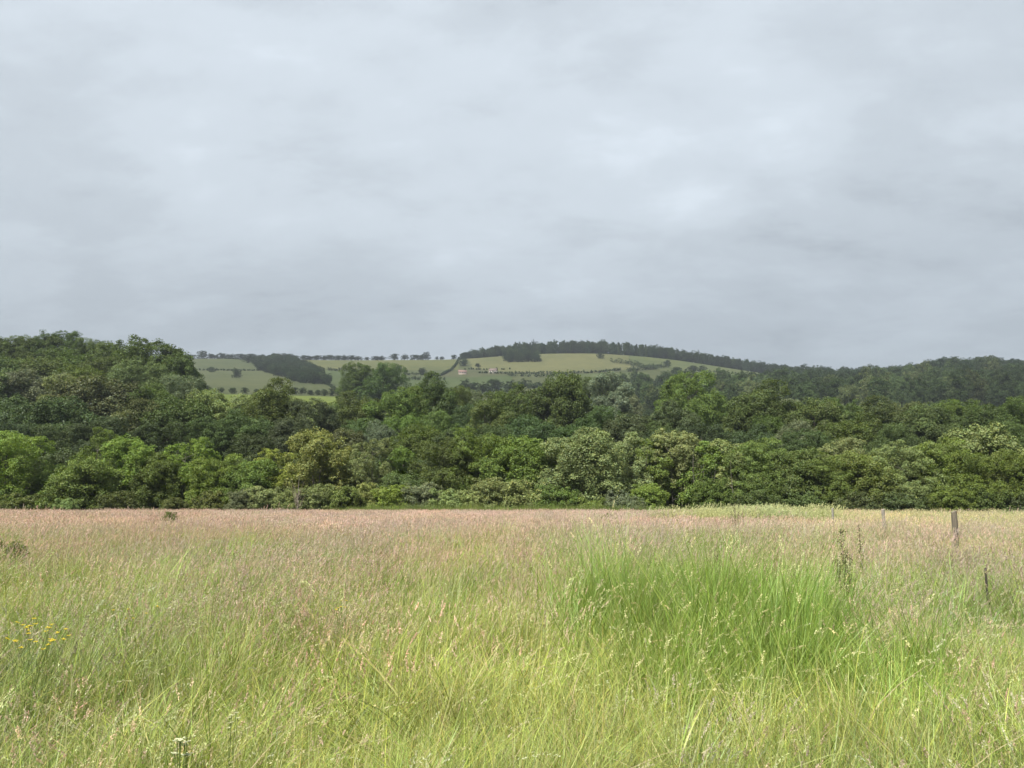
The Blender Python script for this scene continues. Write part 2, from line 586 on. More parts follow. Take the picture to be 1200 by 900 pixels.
def far_mesh(seed, H, W, base, conifer=False, mat=None):
    r = np.random.RandomState(seed)
    mb = MB()
    mb.tube([(0, 0, -1.0), (0, 0, H * 0.3), (0, 0, H * 0.7)], [0.5, 0.35, 0.15], (0.4, 0.35, 0.3), 5)
    if conifer:
        k = 1300
        t = r.uniform(0, 1, k) ** 0.8
        a = r.uniform(0, 6.28, k)
        rr = W * (1 - t) * r.uniform(0.5, 1.0, k) * (0.8 + 0.25 * np.sin(t * 40))
        p = np.stack([rr * np.cos(a), rr * np.sin(a), base + (H - base) * t], 1)
        nrm = unit(np.stack([np.cos(a), np.sin(a), np.full(k, 0.5)], 1) + r.normal(size=(k, 3)) * 0.4)
        tt = unit(np.cross(nrm, r.normal(size=(k, 3))))
        mb.quads(p, tt * 0.8, np.cross(nrm, tt) * 0.55, np.clip(1 + r.normal(0, 0.15, (k, 1)), 0.5, 1.5) * np.ones((1, 3)))
    else:
        crown_mesh(mb, r, dome_lobes(r, H, W, base, 7, 0.58, (0.40, 0.56)), 16, 60, 1.2, 0.37, 0.08)
    return mb.mesh('far_tree', mat)


FAR = [far_mesh(700 + i, 13.0, 6.3, 0.3, False, M_FAR) for i in range(5)]
FARC = [far_mesh(750 + i, 17.0, 3.0, 1.0, True, M_FAR) for i in range(2)]
FAR_I = [far_mesh(700 + i, 13.0, 6.3, 0.3, False, M_FARI) for i in range(5)] + [far_mesh(750 + i, 17.0, 3.0, 1.0, True, M_FARI) for i in range(2)]

TONE = {
    'bright': (0.120, 0.171, 0.039), 'green': (0.094, 0.134, 0.035), 'mid': (0.079, 0.106, 0.035), 'dark': (0.070, 0.098, 0.037),
    'deep': (0.056, 0.077, 0.034), 'brown': (0.076, 0.089, 0.042), 'light': (0.142, 0.175, 0.073), 'grey': (0.122, 0.144, 0.088),
    'yellow': (0.162, 0.193, 0.039), 'oak': (0.071, 0.095, 0.027),
}
LOOK = {'bright': 'bright green', 'green': 'fresh green', 'mid': 'mid green', 'dark': 'dark green', 'deep': 'blackish green', 'brown': 'brownish green',
        'light': 'pale green', 'grey': 'grey-green', 'yellow': 'yellow-green', 'oak': 'deep green'}
counter = [0]


def place_tree(px, py, hw, d, kind, tone, name, label, cat, group, base_drop=0.0, far_limit=300):
    counter[0] += 1
    k = counter[0]
    tm, cm_, H, W = PROTO[kind][k % len(PROTO[kind])]
    while True:
        x = float(side_of(px, py)) * d
        g = float(ground_z(x, d)) - base_drop
        top = EYE + float(elev_of(py)) * d
        if kind not in ('tall', 'feathery') or d > far_limit or (top - g) / (hw / F * d * 1.06) < 1.12 * H / W:
            break
        d += 4
    sz = max(0.8, top - g) / H
    sw = hw / F * d / W * 1.06
    if sz < 0.9 * sw:                                          # a broad, low crown: its foot is lost in the undergrowth
        sz = 0.9 * sw
        g = top - sz * H
    r = np.random.RandomState(k * 7 + 3)
    e = bpy.data.objects.new(name, None)
    e.empty_display_size = 0.3
    COL.objects.link(e)
    e.location = (x, d, g)
    e.rotation_euler = (0, 0, r.uniform(0, 6.28))
    e.scale = (sw, sw * r.uniform(0.94, 1.06), sz)
    tag(e, label, cat, group)
    t = link('trunk', tm, e)
    c = link('crown', cm_, e)
    j = 1 + np.clip(r.normal(0, 0.10), -0.16, 0.16)
    col = np.array(TONE[tone]) * j * np.array([1 + r.normal(0, 0.05), 1, 1 + r.normal(0, 0.08)])
    if d > 112:                                                # cloud shade over the wood and sun on its edge, put into leaf colour
        col = col * np.array([1.0, 1.04, 0.92])
    else:
        col = col * np.array([1.22, 1.18, 1.0])
    c.color = (*np.clip(col, 0, 1), 1)
    return e


ORD = ('first second third fourth fifth sixth seventh eighth ninth tenth eleventh twelfth thirteenth fourteenth fifteenth sixteenth seventeenth '
       'eighteenth nineteenth twentieth').split()


def ordinal(i):
    if i < 20:
        return ORD[i]
    tens = ('twenty', 'thirty', 'forty', 'fifty', 'sixty', 'seventy')[(i + 1) // 10 - 2]
    u = (i + 1) % 10
    return (tens[:-1] + 'ieth') if u == 0 else tens + '-' + ORD[u - 1]


KIND_WORD = {'round': 'rounded bushy tree', 'airy': 'loose-crowned tree with thin stems', 'slender': 'slender pale-stemmed tree', 'tall': 'tall tree',
             'feathery': 'feathery tree', 'shrub': 'low shrub'}

FRONT = [  # px, top row, half-width, depth, kind, tone
    (-85, 512, 42, 98, 'round', 'green'), (-35, 510, 40, 96, 'round', 'bright'), (16, 507, 40, 95, 'round', 'bright'), (66, 540, 30, 98, 'round', 'green'),
    (122, 503, 27, 106, 'airy', 'green'), (103, 541, 36, 93, 'round', 'green'), (156, 513, 34, 96, 'airy', 'bright'), (188, 532, 26, 95, 'round', 'green'),
    (224, 514, 32, 97, 'airy', 'bright'), (258, 533, 34, 96, 'round', 'green'), (292, 541, 30, 96, 'round', 'green'), (326, 526, 27, 98, 'airy', 'yellow'),
    (374, 504, 36, 98, 'airy', 'light'), (408, 545, 24, 100, 'round', 'mid'), (437, 514, 27, 97, 'airy', 'light'), (468, 526, 20, 101, 'airy', 'green'),
    (478, 556, 28, 95, 'round', 'mid'), (520, 514, 36, 99, 'round', 'mid'), (563, 503, 40, 100, 'round', 'green'), (607, 513, 38, 98, 'round', 'bright'),
    (643, 524, 30, 100, 'round', 'green'), (684, 501, 52, 96, 'round', 'light'), (736, 508, 28, 101, 'slender', 'light'), (762, 514, 26, 102, 'slender', 'green'),
    (792, 504, 28, 101, 'slender', 'light'), (824, 519, 30, 100, 'slender', 'green'), (858, 516, 32, 99, 'slender', 'light'), (886, 514, 34, 97, 'round', 'green'),
    (926, 529, 34, 97, 'round', 'mid'), (958, 532, 34, 96, 'round', 'green'), (988, 514, 29, 103, 'airy', 'light'), (1012, 533, 36, 97, 'round', 'green'),
    (1060, 518, 38, 97, 'round', 'light'), (1097, 514, 37, 97, 'round', 'green'), (1142, 500, 42, 104, 'airy', 'light'), (1168, 528, 36, 96, 'round', 'green'),
    (1203, 524, 38, 96, 'round', 'light'), (1245, 518, 40, 97, 'round', 'green'), (1290, 515, 42, 98, 'round', 'green'),
    # second rank filling the gaps behind
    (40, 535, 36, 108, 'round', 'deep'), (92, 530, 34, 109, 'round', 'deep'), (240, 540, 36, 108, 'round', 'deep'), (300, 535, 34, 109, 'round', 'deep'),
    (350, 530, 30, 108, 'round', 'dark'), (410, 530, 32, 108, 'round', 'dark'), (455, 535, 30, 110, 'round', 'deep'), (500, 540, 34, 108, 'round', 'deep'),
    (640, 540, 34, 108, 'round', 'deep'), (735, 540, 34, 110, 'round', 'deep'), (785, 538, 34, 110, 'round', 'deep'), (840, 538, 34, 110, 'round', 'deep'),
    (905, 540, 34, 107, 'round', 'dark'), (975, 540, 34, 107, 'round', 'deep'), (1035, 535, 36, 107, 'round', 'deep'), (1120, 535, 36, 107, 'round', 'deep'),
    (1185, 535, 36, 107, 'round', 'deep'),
]
MIDDLE = [
    (30, 468, 50, 140, 'tall', 'dark'), (78, 470, 46, 136, 'tall', 'dark'), (-35, 462, 50, 140, 'tall', 'dark'), (116, 446, 52, 165, 'tall', 'brown'),
    (160, 474, 42, 136, 'tall', 'brown'), (206, 470, 42, 137, 'tall', 'mid'), (40, 436, 50, 190, 'tall', 'grey'), (78, 440, 26, 184, 'feathery', 'light'),
    (104, 431, 34, 196, 'tall', 'green'), (160, 424, 36, 202, 'tall', 'light'), (212, 443, 32, 180, 'tall', 'grey'), (248, 460, 32, 160, 'tall', 'light'),
    (278, 463, 32, 163, 'feathery', 'light'), (320, 449, 37, 152, 'tall', 'oak'), (292, 484, 32, 132, 'tall', 'dark'), (366, 470, 31, 150, 'tall', 'brown'),
    (346, 490, 32, 131, 'tall', 'brown'), (396, 474, 26, 160, 'tall', 'mid'), (402, 505, 28, 124, 'tall', 'brown'), (-10, 440, 50, 185, 'tall', 'mid'),
    (246, 490, 34, 130, 'tall', 'dark'), (120, 490, 36, 126, 'tall', 'deep'), (70, 500, 36, 124, 'tall', 'deep'), (20, 495, 40, 126, 'tall', 'deep'),
    (190, 495, 36, 125, 'tall', 'deep'), (300, 510, 30, 122, 'tall', 'deep'), (180, 450, 34, 170, 'tall', 'green'),
    (421, 427, 22, 380, 'tall', 'oak'), (450, 428, 30, 376, 'tall', 'oak'), (426, 462, 30, 160, 'tall', 'mid'), (458, 460, 30, 156, 'feathery', 'green'),
    (482, 455, 26, 160, 'feathery', 'green'), (507, 442, 30, 166, 'tall', 'oak'), (532, 454, 24, 166, 'tall', 'oak'), (548, 458, 20, 182, 'tall', 'grey'),
    (552, 477, 25, 150, 'tall', 'dark'), (512, 484, 27, 140, 'tall', 'green'), (470, 488, 26, 136, 'tall', 'green'), (490, 500, 28, 126, 'tall', 'mid'),
    (448, 494, 24, 128, 'tall', 'grey'), (425, 492, 28, 135, 'tall', 'dark'), (590, 452, 30, 156, 'tall', 'oak'), (608, 457, 27, 151, 'tall', 'grey'),
    (575, 470, 26, 140, 'feathery', 'mid'), (655, 440, 35, 166, 'tall', 'oak'), (690, 444, 26, 166, 'tall', 'oak'), (714, 437, 25, 171, 'feathery', 'grey'),
    (643, 478, 22, 140, 'tall', 'grey'), (700, 478, 30, 140, 'tall', 'dark'), (736, 488, 30, 137, 'tall', 'brown'), (762, 494, 30, 136, 'tall', 'mid'),
    (620, 490, 30, 130, 'tall', 'dark'), (668, 494, 30, 130, 'tall', 'dark'), (735, 462, 18, 165, 'feathery', 'grey'), (540, 500, 30, 126, 'tall', 'dark'),
    (585, 500, 30, 126, 'tall', 'dark'), (808, 436, 36, 161, 'tall', 'green'), (790, 474, 30, 146, 'tall', 'brown'), (836, 464, 28, 150, 'tall', 'mid'),
    (863, 468, 26, 152, 'tall', 'oak'), (889, 451, 38, 166, 'tall', 'oak'), (916, 470, 28, 150, 'tall', 'grey'), (904, 488, 26, 136, 'tall', 'oak'),
    (932, 494, 22, 130, 'feathery', 'grey'), (952, 470, 32, 160, 'tall', 'mid'), (978, 468, 30, 166, 'tall', 'mid'), (990, 488, 37, 140, 'tall', 'oak'),
    (1022, 470, 36, 170, 'tall', 'mid'), (1056, 472, 32, 172, 'tall', 'brown'), (1086, 476, 28, 166, 'tall', 'mid'), (1118, 470, 32, 172, 'tall', 'green'),
    (1150, 470, 33, 166, 'tall', 'mid'), (1187, 468, 37, 161, 'tall', 'oak'), (1230, 468, 37, 160, 'tall', 'oak'), (1275, 470, 37, 160, 'tall', 'mid'),
    (1042, 498, 30, 132, 'tall', 'mid'), (1185, 497, 30, 128, 'tall', 'dark'), (820, 498, 32, 128, 'tall', 'deep'), (870, 500, 32, 126, 'tall', 'deep'),
    (945, 505, 32, 124, 'tall', 'dark'), (780, 505, 28, 124, 'tall', 'deep'), (1110, 500, 32, 126, 'tall', 'dark'),
]
CREST = [
    (-40, 398, 44, 262, 'tall', 'oak'), (-5, 397, 34, 258, 'tall', 'oak'), (24, 397, 30, 262, 'tall', 'mid'), (50, 395, 28, 258, 'tall', 'oak'),
    (72, 389, 27, 262, 'tall', 'oak'), (100, 399, 26, 260, 'tall', 'mid'), (128, 403, 26, 255, 'tall', 'oak'), (38, 414, 40, 226, 'tall', 'mid'),
    (92, 411, 40, 226, 'tall', 'oak'), (146, 408, 34, 236, 'tall', 'oak'), (178, 401, 48, 222, 'tall', 'oak'), (207, 417, 27, 214, 'tall', 'oak'),
    (128, 420, 34, 212, 'tall', 'mid'), (0, 420, 42, 218, 'tall', 'mid'), (66, 425, 40, 210, 'tall', 'mid'), (222, 440, 20, 205, 'tall', 'dark'),
]


def plant_row(rows, where, group, name):
    rows = sorted(rows)
    for i, (px, py, hw, d, kind, tone) in enumerate(rows):
        lab = '%s %s, %s from the left %s' % (LOOK[tone], KIND_WORD[kind], ordinal(i), where)
        place_tree(px, py, hw, d, kind, tone, name, lab, 'tree', group)


plant_row([t for t in FRONT if t[3] < 107], 'along the meadow edge', 'young trees along the meadow edge', 'broadleaf_tree')
plant_row([t for t in FRONT if t[3] >= 107], 'in the shaded second rank', 'shaded trees behind the meadow edge', 'broadleaf_tree')
for lo, hi, where in ((-999, 330, 'below the crest'), (330, 565, 'below the hill fields'), (565, 780, 'below the straw field'), (780, 9999, 'below the hillside')):
    for near in (True, False):
        plant_row([t for t in MIDDLE if lo <= t[0] < hi and (t[3] < 146) == near], ('of the nearer wood ' if near else 'of the farther wood ') + where,
                  'trees of the middle wood', 'woodland_tree')
plant_row(CREST, 'on the wooded crest', 'trees on the wooded crest', 'woodland_tree')

SHRUBS = [
    (76, 584, 13, 88, 'light'), (205, 583, 14, 90, 'mid'), (288, 573, 16, 91, 'grey'), (312, 570, 20, 91, 'light'), (345, 573, 22, 90, 'light'),
    (374, 568, 22, 91, 'light'), (405, 571, 22, 90, 'green'), (432, 566, 18, 91, 'light'), (462, 569, 22, 90, 'bright'), (492, 566, 22, 91, 'grey'),
    (520, 573, 22, 90, 'light'), (548, 575, 20, 90, 'light'), (572, 560, 24, 91, 'light'), (610, 563, 30, 91, 'light'), (648, 569, 26, 90, 'green'),
    (690, 583, 24, 89, 'green'), (722, 574, 15, 90, 'grey'), (757, 567, 20, 91, 'bright'), (735, 582, 24, 88, 'grey'), (835, 560, 22, 92, 'green'),
    (1113, 570, 20, 91, 'green'), (140, 576, 20, 91, 'mid'), (30, 578, 22, 91, 'mid'), (250, 576, 22, 92, 'mid'), (890, 575, 24, 92, 'dark'),
    (940, 577, 24, 92, 'dark'), (1000, 577, 26, 92, 'deep'), (1050, 578, 26, 92, 'dark'), (1160, 576, 26, 92, 'dark'), (1195, 578, 26, 92, 'deep'),
]
for i, (px, py, hw, d, tone) in enumerate(sorted(SHRUBS)):
    place_tree(px, py, hw, d, 'shrub', tone, 'shrub', '%s leafy shrub, %s from the left at the foot of the wood' % (LOOK[tone], ordinal(i)), 'shrub', 'shrubs at the foot of the wood')

# a bare, pale, dying sapling that stands out among the green
r = np.random.RandomState(5)
mb = MB()
for q in range(26):
    a = r.uniform(0, 6.28); h0 = r.uniform(0.2, 2.4); ln = r.uniform(0.9, 2.2)
    p0 = np.array([0.03 * math.cos(a), 0.03 * math.sin(a), h0])
    dv = np.array([math.cos(a) * 0.42, math.sin(a) * 0.42, 0.9]) * ln
    tt = np.linspace(0, 1, 5)[:, None]
    mb.tube(p0 + dv * tt + r.normal(0, 0.04, (5, 3)) * tt, 0.03 * (1 - 0.8 * tt[:, 0]), (0.20, 0.17, 0.125), 4)
mb.tube([(0, 0, -0.2), (0.03, 0, 1.6), (0, 0.05, 3.2), (0.06, 0, 4.6)], [0.07, 0.055, 0.035, 0.012], (0.21, 0.185, 0.145), 6)
x = float(side_of(350, 560)) * 87.0
dead = link('bare_sapling', mb.mesh('bare_sapling', M_BARK), None, (x, 87.0, float(ground_z(x, 87.0))))
tag(dead, 'bare pale twiggy sapling standing before the green shrubs', 'tree')

# ------------------------------------------------------------------ trees on the hill
fk = [0]


def far_tree(px, py, hw, hpx, tone, name, label, group, d=None, conifer=False, cat='tree'):
    """A small tree whose foot is seen at (px, py)."""
    fk[0] += 1
    r = np.random.RandomState(900 + fk[0])
    if d is None:
        x, d, z = on_land(px, py)
    else:
        x = float(side_of(px, py)) * d
        z = float(ground_z(x, d))
    me = FARC[fk[0] % 2] if conifer else FAR[fk[0] % 5]
    H, W = (17.0, 3.0) if conifer else (14.6, 7.2)
    o = link(name, me, None, (x, d, z - 0.09 * hpx / F * d))
    o.rotation_euler = (0, 0, r.uniform(0, 6.28))
    w = 1.15 * hw / F * d / W
    o.scale = (w, w, hpx / F * d / H)
    col = np.array(tone) * (1 + r.normal(0, 0.08))
    o.color = (*np.clip(col, 0, 1), 1)
    tag(o, label, cat, group)
    return o


FT = (0.029, 0.043, 0.019)
FL = (0.044, 0.064, 0.028)
sky_row = [(214, 417, 5, 6), (223, 417, 6, 6), (237, 417, 6, 10), (249, 417, 6, 6), (261, 418, 6, 7), (271, 418, 5, 6), (284, 418, 7, 7), (296, 419, 7, 7),
           (307, 419, 6, 6), (328, 420, 6, 5), (336, 420, 8, 8), (344, 420, 6, 6), (356, 420, 5, 6), (363, 420, 5, 5), (371, 420, 5, 6), (380, 420, 5, 6), (388, 420, 5, 7),
           (396, 420, 5, 6), (404, 420, 5, 6), (412, 420, 5, 6), (420, 420, 5, 5), (430, 421, 3, 4), (440, 421, 5, 5), (447, 421, 5, 5), (462, 421, 5, 8), (474, 421, 4, 7),
           (486, 421, 5, 7), (493, 421, 4, 6), (499, 421, 5, 10), (512, 420, 2, 4), (518, 420, 3, 4), (532, 419, 3, 6)]
for i, (px, py, hw, hp) in enumerate(sky_row):
    far_tree(px, py, hw * 1.25, hp * 1.05, FT, 'hilltop_tree', 'small dark tree on the skyline, %s from the left before the ridge wood' % ordinal(i), 'trees along the hill skyline')
field_trees = [(247, 436, 5, 7, 'small lone tree by the upper hedge of the left hill field', FL), (277, 443, 6, 13, 'lone taller tree in the middle of the left hill field', FT),
               (291, 425, 7, 9, 'round tree at the upper corner of the copse', FT), (543, 429, 6, 11, 'round dark tree beside the steep hedge under the ridge wood', FT),
               (560, 430, 4, 5, 'small round tree in the field corner right of the steep hedge', FT), (792, 438, 7, 9, 'round tree alone on the right hill field', FT),
               (812, 436, 7, 9, 'wider of the paired round trees on the right hill field', FT), (823, 436, 6, 8, 'narrower of the paired round trees on the right hill field', FT),
               (495, 438, 6, 8, 'round tree among the bushes below the upper field', FT), (467, 434, 5, 7, 'small tree in the hedge over the twin oaks', FT),
               (703, 420, 5, 8, 'small tree before the ridge wood by the notch', FT), (782, 428, 5, 7, 'small tree at the hedge end below the ridge wood', FT)]
for px, py, hw, hp, lab, tone in field_trees:
    far_tree(px, py, hw, hp, tone, 'field_tree', lab, 'lone trees on the hill fields')
low_row = [(243, 460, 5, 9), (259, 460, 5, 7), (272, 461, 6, 8), (287, 461, 5, 8), (301, 461, 4, 6), (345, 462, 5, 9), (354, 462, 5, 9), (364, 463, 5, 7), (372, 463, 4, 7),
           (380, 464, 5, 9), (389, 464, 5, 10), (397, 464, 4, 7), (405, 464, 5, 7), (412, 464, 5, 8)]
for i, (px, py, hw, hp) in enumerate(low_row):
    far_tree(px, py, hw, hp, FL if i < 5 else FT, 'hedgerow_tree', 'small peaked tree in the hedgerow above the bright field, %s from the left' % ordinal(i),
             'trees above the bright field')

# valley trees just behind the belt
valley = []
r = np.random.RandomState(21)
for px in np.arange(548, 720, 9.5):
    valley.append((px + r.uniform(-3, 3), 460 + r.uniform(-2, 3), 9, r.uniform(12, 18), None))
for px in np.arange(690, 850, 10.0):
    valley.append((px + r.uniform(-3, 3), 466 + r.uniform(-2, 3), 10, r.uniform(16, 24), None))
for px in np.arange(700, 850, 12.0):
    valley.append((px + r.uniform(-3, 3), 492 + r.uniform(-2, 3), 13, r.uniform(26, 34), 440))
for px in np.arange(735, 830, 11.0):
    valley.append((px + r.uniform(-3, 3), 505 + r.uniform(-2, 3), 13, r.uniform(26, 34), 380))
for px, py, hw, hp, d in valley:
    far_tree(px, py, hw, hp, FT if r.rand() < 0.6 else FL, 'valley_tree', 'dark bluish tree massed in the hollow behind the middle wood', 'trees massed in the hollow', d=d and d * r.uniform(0.96, 1.04))

# hillside wood on the right
n_in = 0
rest = []
cells = []
for d in np.arange(470, 1130, 28.0):
    for px in np.arange(722, 1300, 23.0 * 906 / d):
        cells.append((px + r.uniform(-5, 5), d + r.uniform(-8, 8)))
for px, d in cells:
    s = (px - 600) / F / CP
    x = s * d; z = float(ground_z(x, d))
    qx, qy = project(x, d, z)
    if qx < 726 or (qx < 905 and qy < 455) or (qx < 915 and qy < 441 + (qx - 780) * 0.03 and d > 760):
        continue
    if d <= 880 and n_in < 130:
        n_in += 1
        fk[0] += 1
        o = link('hillside_tree', FAR[fk[0] % 5], None, (x, d, z - 0.2))
        o.rotation_euler = (0, 0, r.uniform(0, 6.28))
        w = r.uniform(1.15, 1.65)
        o.scale = (w, w, r.uniform(1.3, 1.9))
        t = (FT, FL, (0.040, 0.060, 0.024), (0.066, 0.082, 0.036))[r.randint(4)]
        o.color = (*(np.array(t) * np.clip(1.1 + r.normal(0, 0.24), 0.6, 1.7)), 1)
        tag(o, 'dark green tree packed into the wooded hillside beyond the wood', 'tree', 'trees packed into the wooded hillside')
    else:
        rest.append((x, d, z, r.uniform(1.15, 1.6), r.uniform(1.0, 1.5)))


# ------------------------------------------------------------------ massed instances (grass, far woods)
def source_collection(name, meshes):
    c = bpy.data.collections.new(name)
    for i, me in enumerate(meshes):
        o = bpy.data.objects.new('%s_source_%03d' % (name, i), me)
        c.objects.link(o)
    return c


def massed(name, pos, rot, scl, idx, tint, coll, label, cat):
    n = len(pos)
    me = bpy.data.meshes.new(name)
    me.vertices.add(n)
    me.vertices.foreach_set('co', np.asarray(pos, np.float32).ravel())
    a = me.attributes.new('rot', 'FLOAT_VECTOR', 'POINT'); a.data.foreach_set('vector', np.asarray(rot, np.float32).ravel())
    a = me.attributes.new('scl', 'FLOAT_VECTOR', 'POINT'); a.data.foreach_set('vector', np.asarray(scl, np.float32).ravel())
    a = me.attributes.new('idx', 'INT', 'POINT'); a.data.foreach_set('value', np.asarray(idx, np.int32))
    t = np.concatenate([np.asarray(tint, np.float32), np.ones((n, 1), np.float32)], 1)
    a = me.attributes.new('tint', 'FLOAT_COLOR', 'POINT'); a.data.foreach_set('color', t.ravel())
    o = link(name, me)
    ng = bpy.data.node_groups.new(name, 'GeometryNodeTree')
    ng.interface.new_socket('Geometry', in_out='INPUT', socket_type='NodeSocketGeometry')
    ng.interface.new_socket('Geometry', in_out='OUTPUT', socket_type='NodeSocketGeometry')
    gi = ng.nodes.new('NodeGroupInput'); go = ng.nodes.new('NodeGroupOutput')
    ip = ng.nodes.new('GeometryNodeInstanceOnPoints')
    ci = ng.nodes.new('GeometryNodeCollectionInfo')
    ci.inputs['Collection'].default_value = coll
    ci.inputs['Separate Children'].default_value = True
    ci.inputs['Reset Children'].default_value = True

    def named(nm, dt):
        q = ng.nodes.new('GeometryNodeInputNamedAttribute')
        q.data_type = dt
        q.inputs['Name'].default_value = nm
        return q.outputs['Attribute']
    L = ng.links.new
    L(gi.outputs[0], ip.inputs['Points'])
    L(ci.outputs[0], ip.inputs['Instance'])
    ip.inputs['Pick Instance'].default_value = True
    L(named('idx', 'INT'), ip.inputs['Instance Index'])
    e2r = ng.nodes.new('FunctionNodeEulerToRotation')
    L(named('rot', 'FLOAT_VECTOR'), e2r.inputs[0]); L(e2r.outputs[0], ip.inputs['Rotation'])
    L(named('scl', 'FLOAT_VECTOR'), ip.inputs['Scale'])
    L(ip.outputs[0], go.inputs[0])
    md = o.modifiers.new('scatter', 'NODES')
    md.node_group = ng
    tag(o, label, cat, kind='stuff')
    return o


far_coll = source_collection('wood', FAR_I)


def far_wood(name, pts, label, conifer=None):
    n = len(pts)
    r = np.random.RandomState(n)
    pos = np.array([(p[0], p[1], p[2] - 0.2) for p in pts])
    rot = np.zeros((n, 3)); rot[:, 2] = r.uniform(0, 6.28, n)
    scl = np.array([(p[3], p[3], p[4]) for p in pts])
    idx = r.randint(0, 5, n)
    if conifer is not None:
        k = np.array([conifer(*project(*pos[i])) and r.rand() < 0.55 for i in range(n)])
        idx[k] = r.randint(5, 7, k.sum()); scl[k] = (1.35, 1.35, 1.12)
    tint = np.array([FT, (0.036, 0.052, 0.022), (0.028, 0.046, 0.022)])[r.randint(0, 3, n)] * (1 + np.clip(r.normal(0, 0.18, (n, 1)), -0.35, 0.5))
    massed(name, pos, rot, scl, idx, tint, far_coll, label, 'wood')


def fill(poly, step, w, h, drange=(700, 1260)):
    """Points of the land inside an outline, spaced about STEP metres."""
    r = np.random.RandomState(int(step * 10))
    pts = []
    for d in np.arange(drange[0], drange[1], step):
        lo, hi = side_of(min(p[0] for p in poly), 430) * d, side_of(max(p[0] for p in poly), 430) * d
        for x in np.arange(lo, hi, step):
            xx, dd = x + r.uniform(-0.35, 0.35) * step, d + r.uniform(-0.35, 0.35) * step
            z = float(ground_z(xx, dd))
            qx, qy = project(xx, dd, z)
            if in_poly(np.array([qx]), np.array([qy]), poly)[0]:
                pts.append((xx, dd, z, r.uniform(*w), r.uniform(*h)))
    return pts


if rest:
    far_wood('hillside_wood', rest, 'dark wooded hillside rolling along the skyline beyond the wood')
far_wood('copse', fill([(296, 425), (322, 421), (345, 425), (368, 433), (386, 451), (352, 449), (322, 440), (300, 433)], 10, (0.75, 1.1), (0.5, 0.78)),
         'dark copse sloping down between the olive hill fields')
far_wood('clump_of_trees', fill([(590, 425), (592, 417), (606, 415), (622, 421), (641, 424)], 9, (0.7, 1.0), (0.75, 1.15)), 'dark clump of trees alone in the pale straw field')
# ridge wood: everything behind the top edge of the fields
ridge_edge = [(538, 418), (570, 416), (600, 412.6), (640, 411.5), (690, 414), (740, 416.5), (800, 423), (860, 431), (900, 437), (930, 442)]
ex, ey = zip(*ridge_edge)
pts = []
r = np.random.RandomState(77)
for d in np.arange(1040, 1215, 11.0):
    for x in np.arange(-75, 420, 10.0):
        xx, dd = x + r.uniform(-4, 4), d + r.uniform(-4, 4)
        z = float(ground_z(xx, dd)); qx, qy = project(xx, dd, z)
        if 540 < qx < 935 and (qy < np.interp(qx, ex, ey) or dd > 1150):
            h = np.interp(qx, [540, 580, 620, 700, 800, 900], [0.72, 0.9, 1.1, 1.1, 1.0, 1.0])
            pts.append((xx, dd, z, r.uniform(0.8, 1.25), 1.25 * h * r.uniform(0.82, 1.12)))
far_wood('ridge_wood', pts, 'long dark wood along the top of the hill', lambda a, b: 718 < a < 760)


def hedge(name, path, w, h, label, tone=FT, group='hedges between the hill fields', gap=0.0):
    P = [np.array(on_land(*p)) for p in path]
    r = np.random.RandomState(int(path[0][0]))
    mb = MB()
    for a, b in zip(P[:-1], P[1:]):
        n = max(2, int(np.linalg.norm(b - a) / 2.2))
        for q in range(n):
            p = a + (b - a) * (q + r.rand()) / n
            if r.rand() < gap:
                continue
            p[2] = float(ground_z(p[0], p[1]))
            hh = h * r.uniform(0.6, 1.35)
            k = 26
            d = unit(r.normal(size=(k, 3)))
            c = p + d * np.array([w, w, hh * 0.5]) * r.uniform(0.4, 1, (k, 1)) + np.array([0, 0, hh * 0.5])
            nr = unit(d + r.normal(size=(k, 3)) * 0.5); t = unit(np.cross(nr, r.normal(size=(k, 3))))
            mb.quads(c, t * 0.75, np.cross(nr, t) * 0.5, np.clip(1 + r.normal(0, 0.15, (k, 1)), 0.5, 1.5) * np.ones((1, 3)))
    o = link(name, mb.mesh(name, M_FAR))
    o.color = (*tone, 1)
    tag(o, label, 'hedge', group)


hedge('hedge', [(234, 434), (270, 434.5), (318, 434)], 1.2, 2.0, 'thin straight hedge across the left hill field')
hedge('hedge', [(255, 418), (290, 422), (318, 427)], 1.2, 2.0, 'short sloping hedge above the copse')
hedge('hedge', [(366, 434), (400, 435), (440, 436), (478, 437)], 1.7, 4.0, 'bushy hedge under the top field over the twin oaks', gap=0.2)
hedge('hedge', [(474, 439.5), (490, 440), (515, 441)], 2.2, 4.5, 'bushy hedge line beside the small round tree below the top field', gap=0.1)
hedge('hedge', [(538, 419), (535, 427), (529, 434), (518, 440), (500, 444)], 1.6, 3.2, 'steep curved hedge running down from the end of the ridge wood')
hedge('hedge', [(560, 437.5), (600, 438.5), (650, 438.5), (700, 437), (728, 434)], 1.5, 3.5, 'long level hedge along the foot of the straw field')
hedge('hedge', [(716, 425), (735, 427), (760, 433), (785, 431)], 3.0, 7.0, 'thick hedge joining the straw field to the right hill field')
hedge('hedge', [(735, 436), (752, 434), (770, 433)], 3.0, 6.0, 'second thick hedge just below the straw field corner')
hedge('hedge', [(380, 449), (392, 456), (402, 463)], 1.2, 2.2, 'short hedge running down from the foot of the copse')
hedge('hedge', [(468, 446), (495, 445), (522, 446)], 1.8, 3.6, 'irregular hedge across the green field right of the twin oaks', gap=0.25)
hedge('hedge', [(596, 441), (630, 442), (664, 441.5)], 2.4, 4.5, 'dark bushy hedge just below the level hedge of the straw field', gap=0.15)
hedge('hedge', [(800, 434), (840, 436), (880, 439)], 1.2, 2.2, 'faint broken hedge across the right hill field', gap=0.5)
hedge('hedge', [(545, 433), (575, 433.5), (598, 433)], 1.4, 2.4, 'short hedge above the small farm', gap=0.3)


